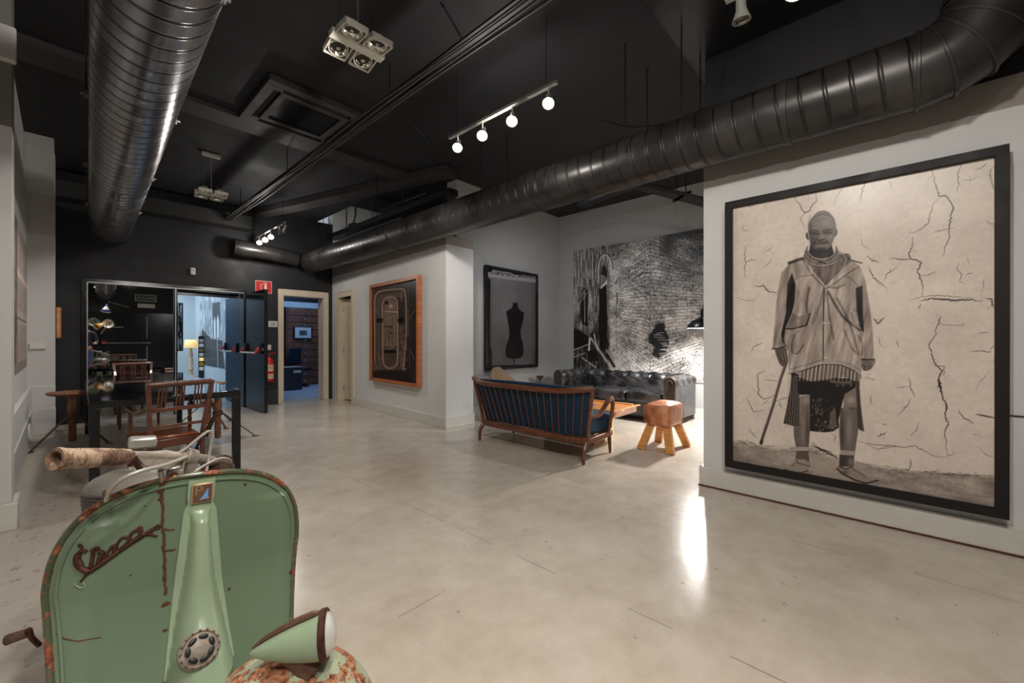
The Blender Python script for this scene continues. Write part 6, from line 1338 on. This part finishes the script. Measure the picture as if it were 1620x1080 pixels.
# wall lamps
def wall_lamp(px, py, Yv, shade, aimdir, lab, rr=.10, L=.17, arm=((.0, -.35, .25), (.0, -.0, .3))):
    p = mirrored(px, py, Yv); r = empty('arm_lamp', p, 0, lab, 'lamp', 'swing-arm lamps behind the viewpoint')
    a_ = Vector(aimdir).normalized(); m = Matrix.Translation((0, 0, 0)) @ a_.to_track_quat('Z', 'Y').to_matrix().to_4x4()
    MB().lathe([(.022, -L), (.035, -L * .95), (.04, -L * .6), (rr * .9, -.02), (rr, 0)], 24, m, caps=False).build('lamp_shade', shade, r, solid=.002)
    MB().lathe([(.03, -L * .8), (rr * .86, -.024), (rr * .96, -.002)], 24, m, caps=False).build('shade_lining', 'lamp_body', r)
    e = -a_ * L; q = [e, e + Vector(arm[0]), e + Vector(arm[1])]
    MB().tube(q, .009, 8).build('lamp_arm', 'chrome', r); MB().tube([q[-1], (q[-1].x, -3.6 - p.y, q[-1].z - .05)], .009, 8).build('lamp_arm', 'chrome', r)
    for j in q: MB().ball(j, .018, 10).build('joint', 'chrome', r)
wall_lamp(167, 493, 18.6, 'shade_blue', (-.15, .25, -1), 'blue cone lamp on a long arm behind the viewpoint, seen in the mirrored door', .13, .24, ((.05, -.1, .10), (.50, -.35, -.02)))
wall_lamp(148, 509, 18.4, 'shade_green', (-.2, 1, -.2), 'grey-green round lamp behind the viewpoint, left of the pale one in the mirror', .13, .14, ((.1, -.2, .0), (.3, -.5, -.1)))
wall_lamp(171, 512, 18.5, 'shade_white', (-.3, 1, -.2), 'pale round lamp behind the viewpoint at the right end of the lamp group', .14, .13, ((.05, -.15, -.12), (.30, -.15, -.12)))
wall_lamp(152, 517, 18.0, 'shade_yellow', (-.8, .7, -.5), 'yellow cone lamp behind the viewpoint beside the person\'s head', .10, .30, ((.02, -.2, -.1), (-.10, -.3, -.3)))
# the person standing beside the camera
pr = empty('person', (-.24, -.42, 0), R(-4), 'person in dark jacket and blue jeans standing behind the viewpoint, seen in the mirror', 'person')
def skinned(name, joints, edges, mat, parent, root=0, sub=2):
    me = bpy.data.meshes.new(name); me.from_pydata([j[0] for j in joints], edges, []); o = bpy.data.objects.new(name, me); COL.objects.link(o); o.parent = parent
    o.modifiers.new('skin', 'SKIN'); 
    for i, j in enumerate(joints):
        sv = me.skin_vertices[0].data[i]; sv.radius = (j[1], j[2] if len(j) > 2 else j[1]); sv.use_root = (i == root)
    md = o.modifiers.new('sub', 'SUBSURF'); md.levels = md.render_levels = sub; me.materials.append(M[mat]); return o
J = [((0, 0, .98), .15, .10), ((0, 0, 1.15), .13, .095), ((0, .01, 1.34), .165, .105), ((0, 0, 1.47), .10, .08), ((0, .01, 1.54), .05, .05), ((0, .03, 1.62), .065, .08), ((0, .03, 1.72), .075, .09), ((0, .02, 1.78), .05, .06),
     ((-.19, 0, 1.43), .055), ((-.25, .03, 1.17), .042), ((-.20, .24, 1.10), .03), ((-.18, .31, 1.12), .022),
     ((.19, 0, 1.43), .055), ((.25, .04, 1.17), .042), ((.22, .27, 1.12), .03), ((.21, .34, 1.14), .022),
     ((-.10, 0, .90), .09), ((-.12, .02, .50), .062), ((-.13, 0, .09), .042), ((-.14, .12, .035), .035), ((.10, 0, .90), .09), ((.12, .02, .50), .062), ((.13, 0, .09), .042), ((.14, .12, .035), .035)]
E_2 = [(0, 1), (1, 2), (2, 3), (3, 4), (4, 5), (5, 6), (6, 7), (3, 8), (8, 9), (9, 10), (10, 11), (3, 12), (12, 13), (13, 14), (14, 15), (0, 16), (16, 17), (17, 18), (18, 19), (0, 20), (20, 21), (21, 22), (22, 23)]
skinned('body', J, E_2, 'skin', pr)
for s, hx, hy, hz in ((-1, -.18, .315, 1.12), (1, .21, .345, 1.14)):
    for i in range(4):
        dx = (i - 1.5) * .018; L_ = (.028, .033, .031, .024)[i]
        skinned('finger', [((hx + dx, hy, hz), .009), ((hx + dx, hy + L_, hz - .004), .008), ((hx + dx, hy + L_ + .022, hz - .022), .007), ((hx + dx, hy + L_ + .014, hz - .042), .006)], [(0, 1), (1, 2), (2, 3)], 'skin', pr, sub=1)
    skinned('thumb', [((hx - s * .022, hy - .02, hz), .010), ((hx - s * .045, hy + .005, hz - .006), .009), ((hx - s * .045, hy + .032, hz - .014), .007)], [(0, 1), (1, 2)], 'skin', pr, sub=1)
skinned('jacket', [((0, 0, .93), .19, .125), ((0, 0, 1.15), .16, .115), ((0, .01, 1.34), .185, .12), ((0, 0, 1.46), .12, .09), ((0, .005, 1.52), .066, .062), ((-.20, 0, 1.43), .07), ((-.26, .03, 1.17), .056), ((-.21, .21, 1.10), .045), ((.20, 0, 1.43), .07), ((.26, .04, 1.17), .056), ((.23, .24, 1.12), .045)],
        [(0, 1), (1, 2), (2, 3), (3, 4), (3, 5), (5, 6), (6, 7), (3, 8), (8, 9), (9, 10)], 'navy_cloth', pr)
skinned('trousers', [((0, 0, .93), .165, .115), ((-.10, 0, .86), .10), ((-.12, .02, .50), .074), ((-.13, 0, .10), .058), ((.10, 0, .86), .10), ((.12, .02, .50), .074), ((.13, 0, .10), .058)], [(0, 1), (1, 2), (2, 3), (0, 4), (4, 5), (5, 6)], 'jeans', pr)
MB().ball((0, .005, 1.755), (.088, .105, .085), 20).build('hair', 'hair_brown', pr)
for s in (-1, 1): MB().ball((s * .03, .112, 1.695), .012, 10).build('eye', 'sign_white', pr); MB().ball((s * .078, .025, 1.68), (.012, .02, .03), 8).build('ear', 'skin', pr)
MB().tube([(0, .108, 1.70), (0, .135, 1.665), (0, .112, 1.655)], [.008, .013, .010], 8).build('nose', 'skin', pr); MB().tube([(-.025, .106, 1.628), (0, .115, 1.625), (.025, .106, 1.628)], .005, 6).build('mouth', 'badge_brown', pr)
for s in (-1, 1): MB().ball((s * .14, .05, .04), (.05, .13, .04), 14).build('shoe', 'cable_black', pr)
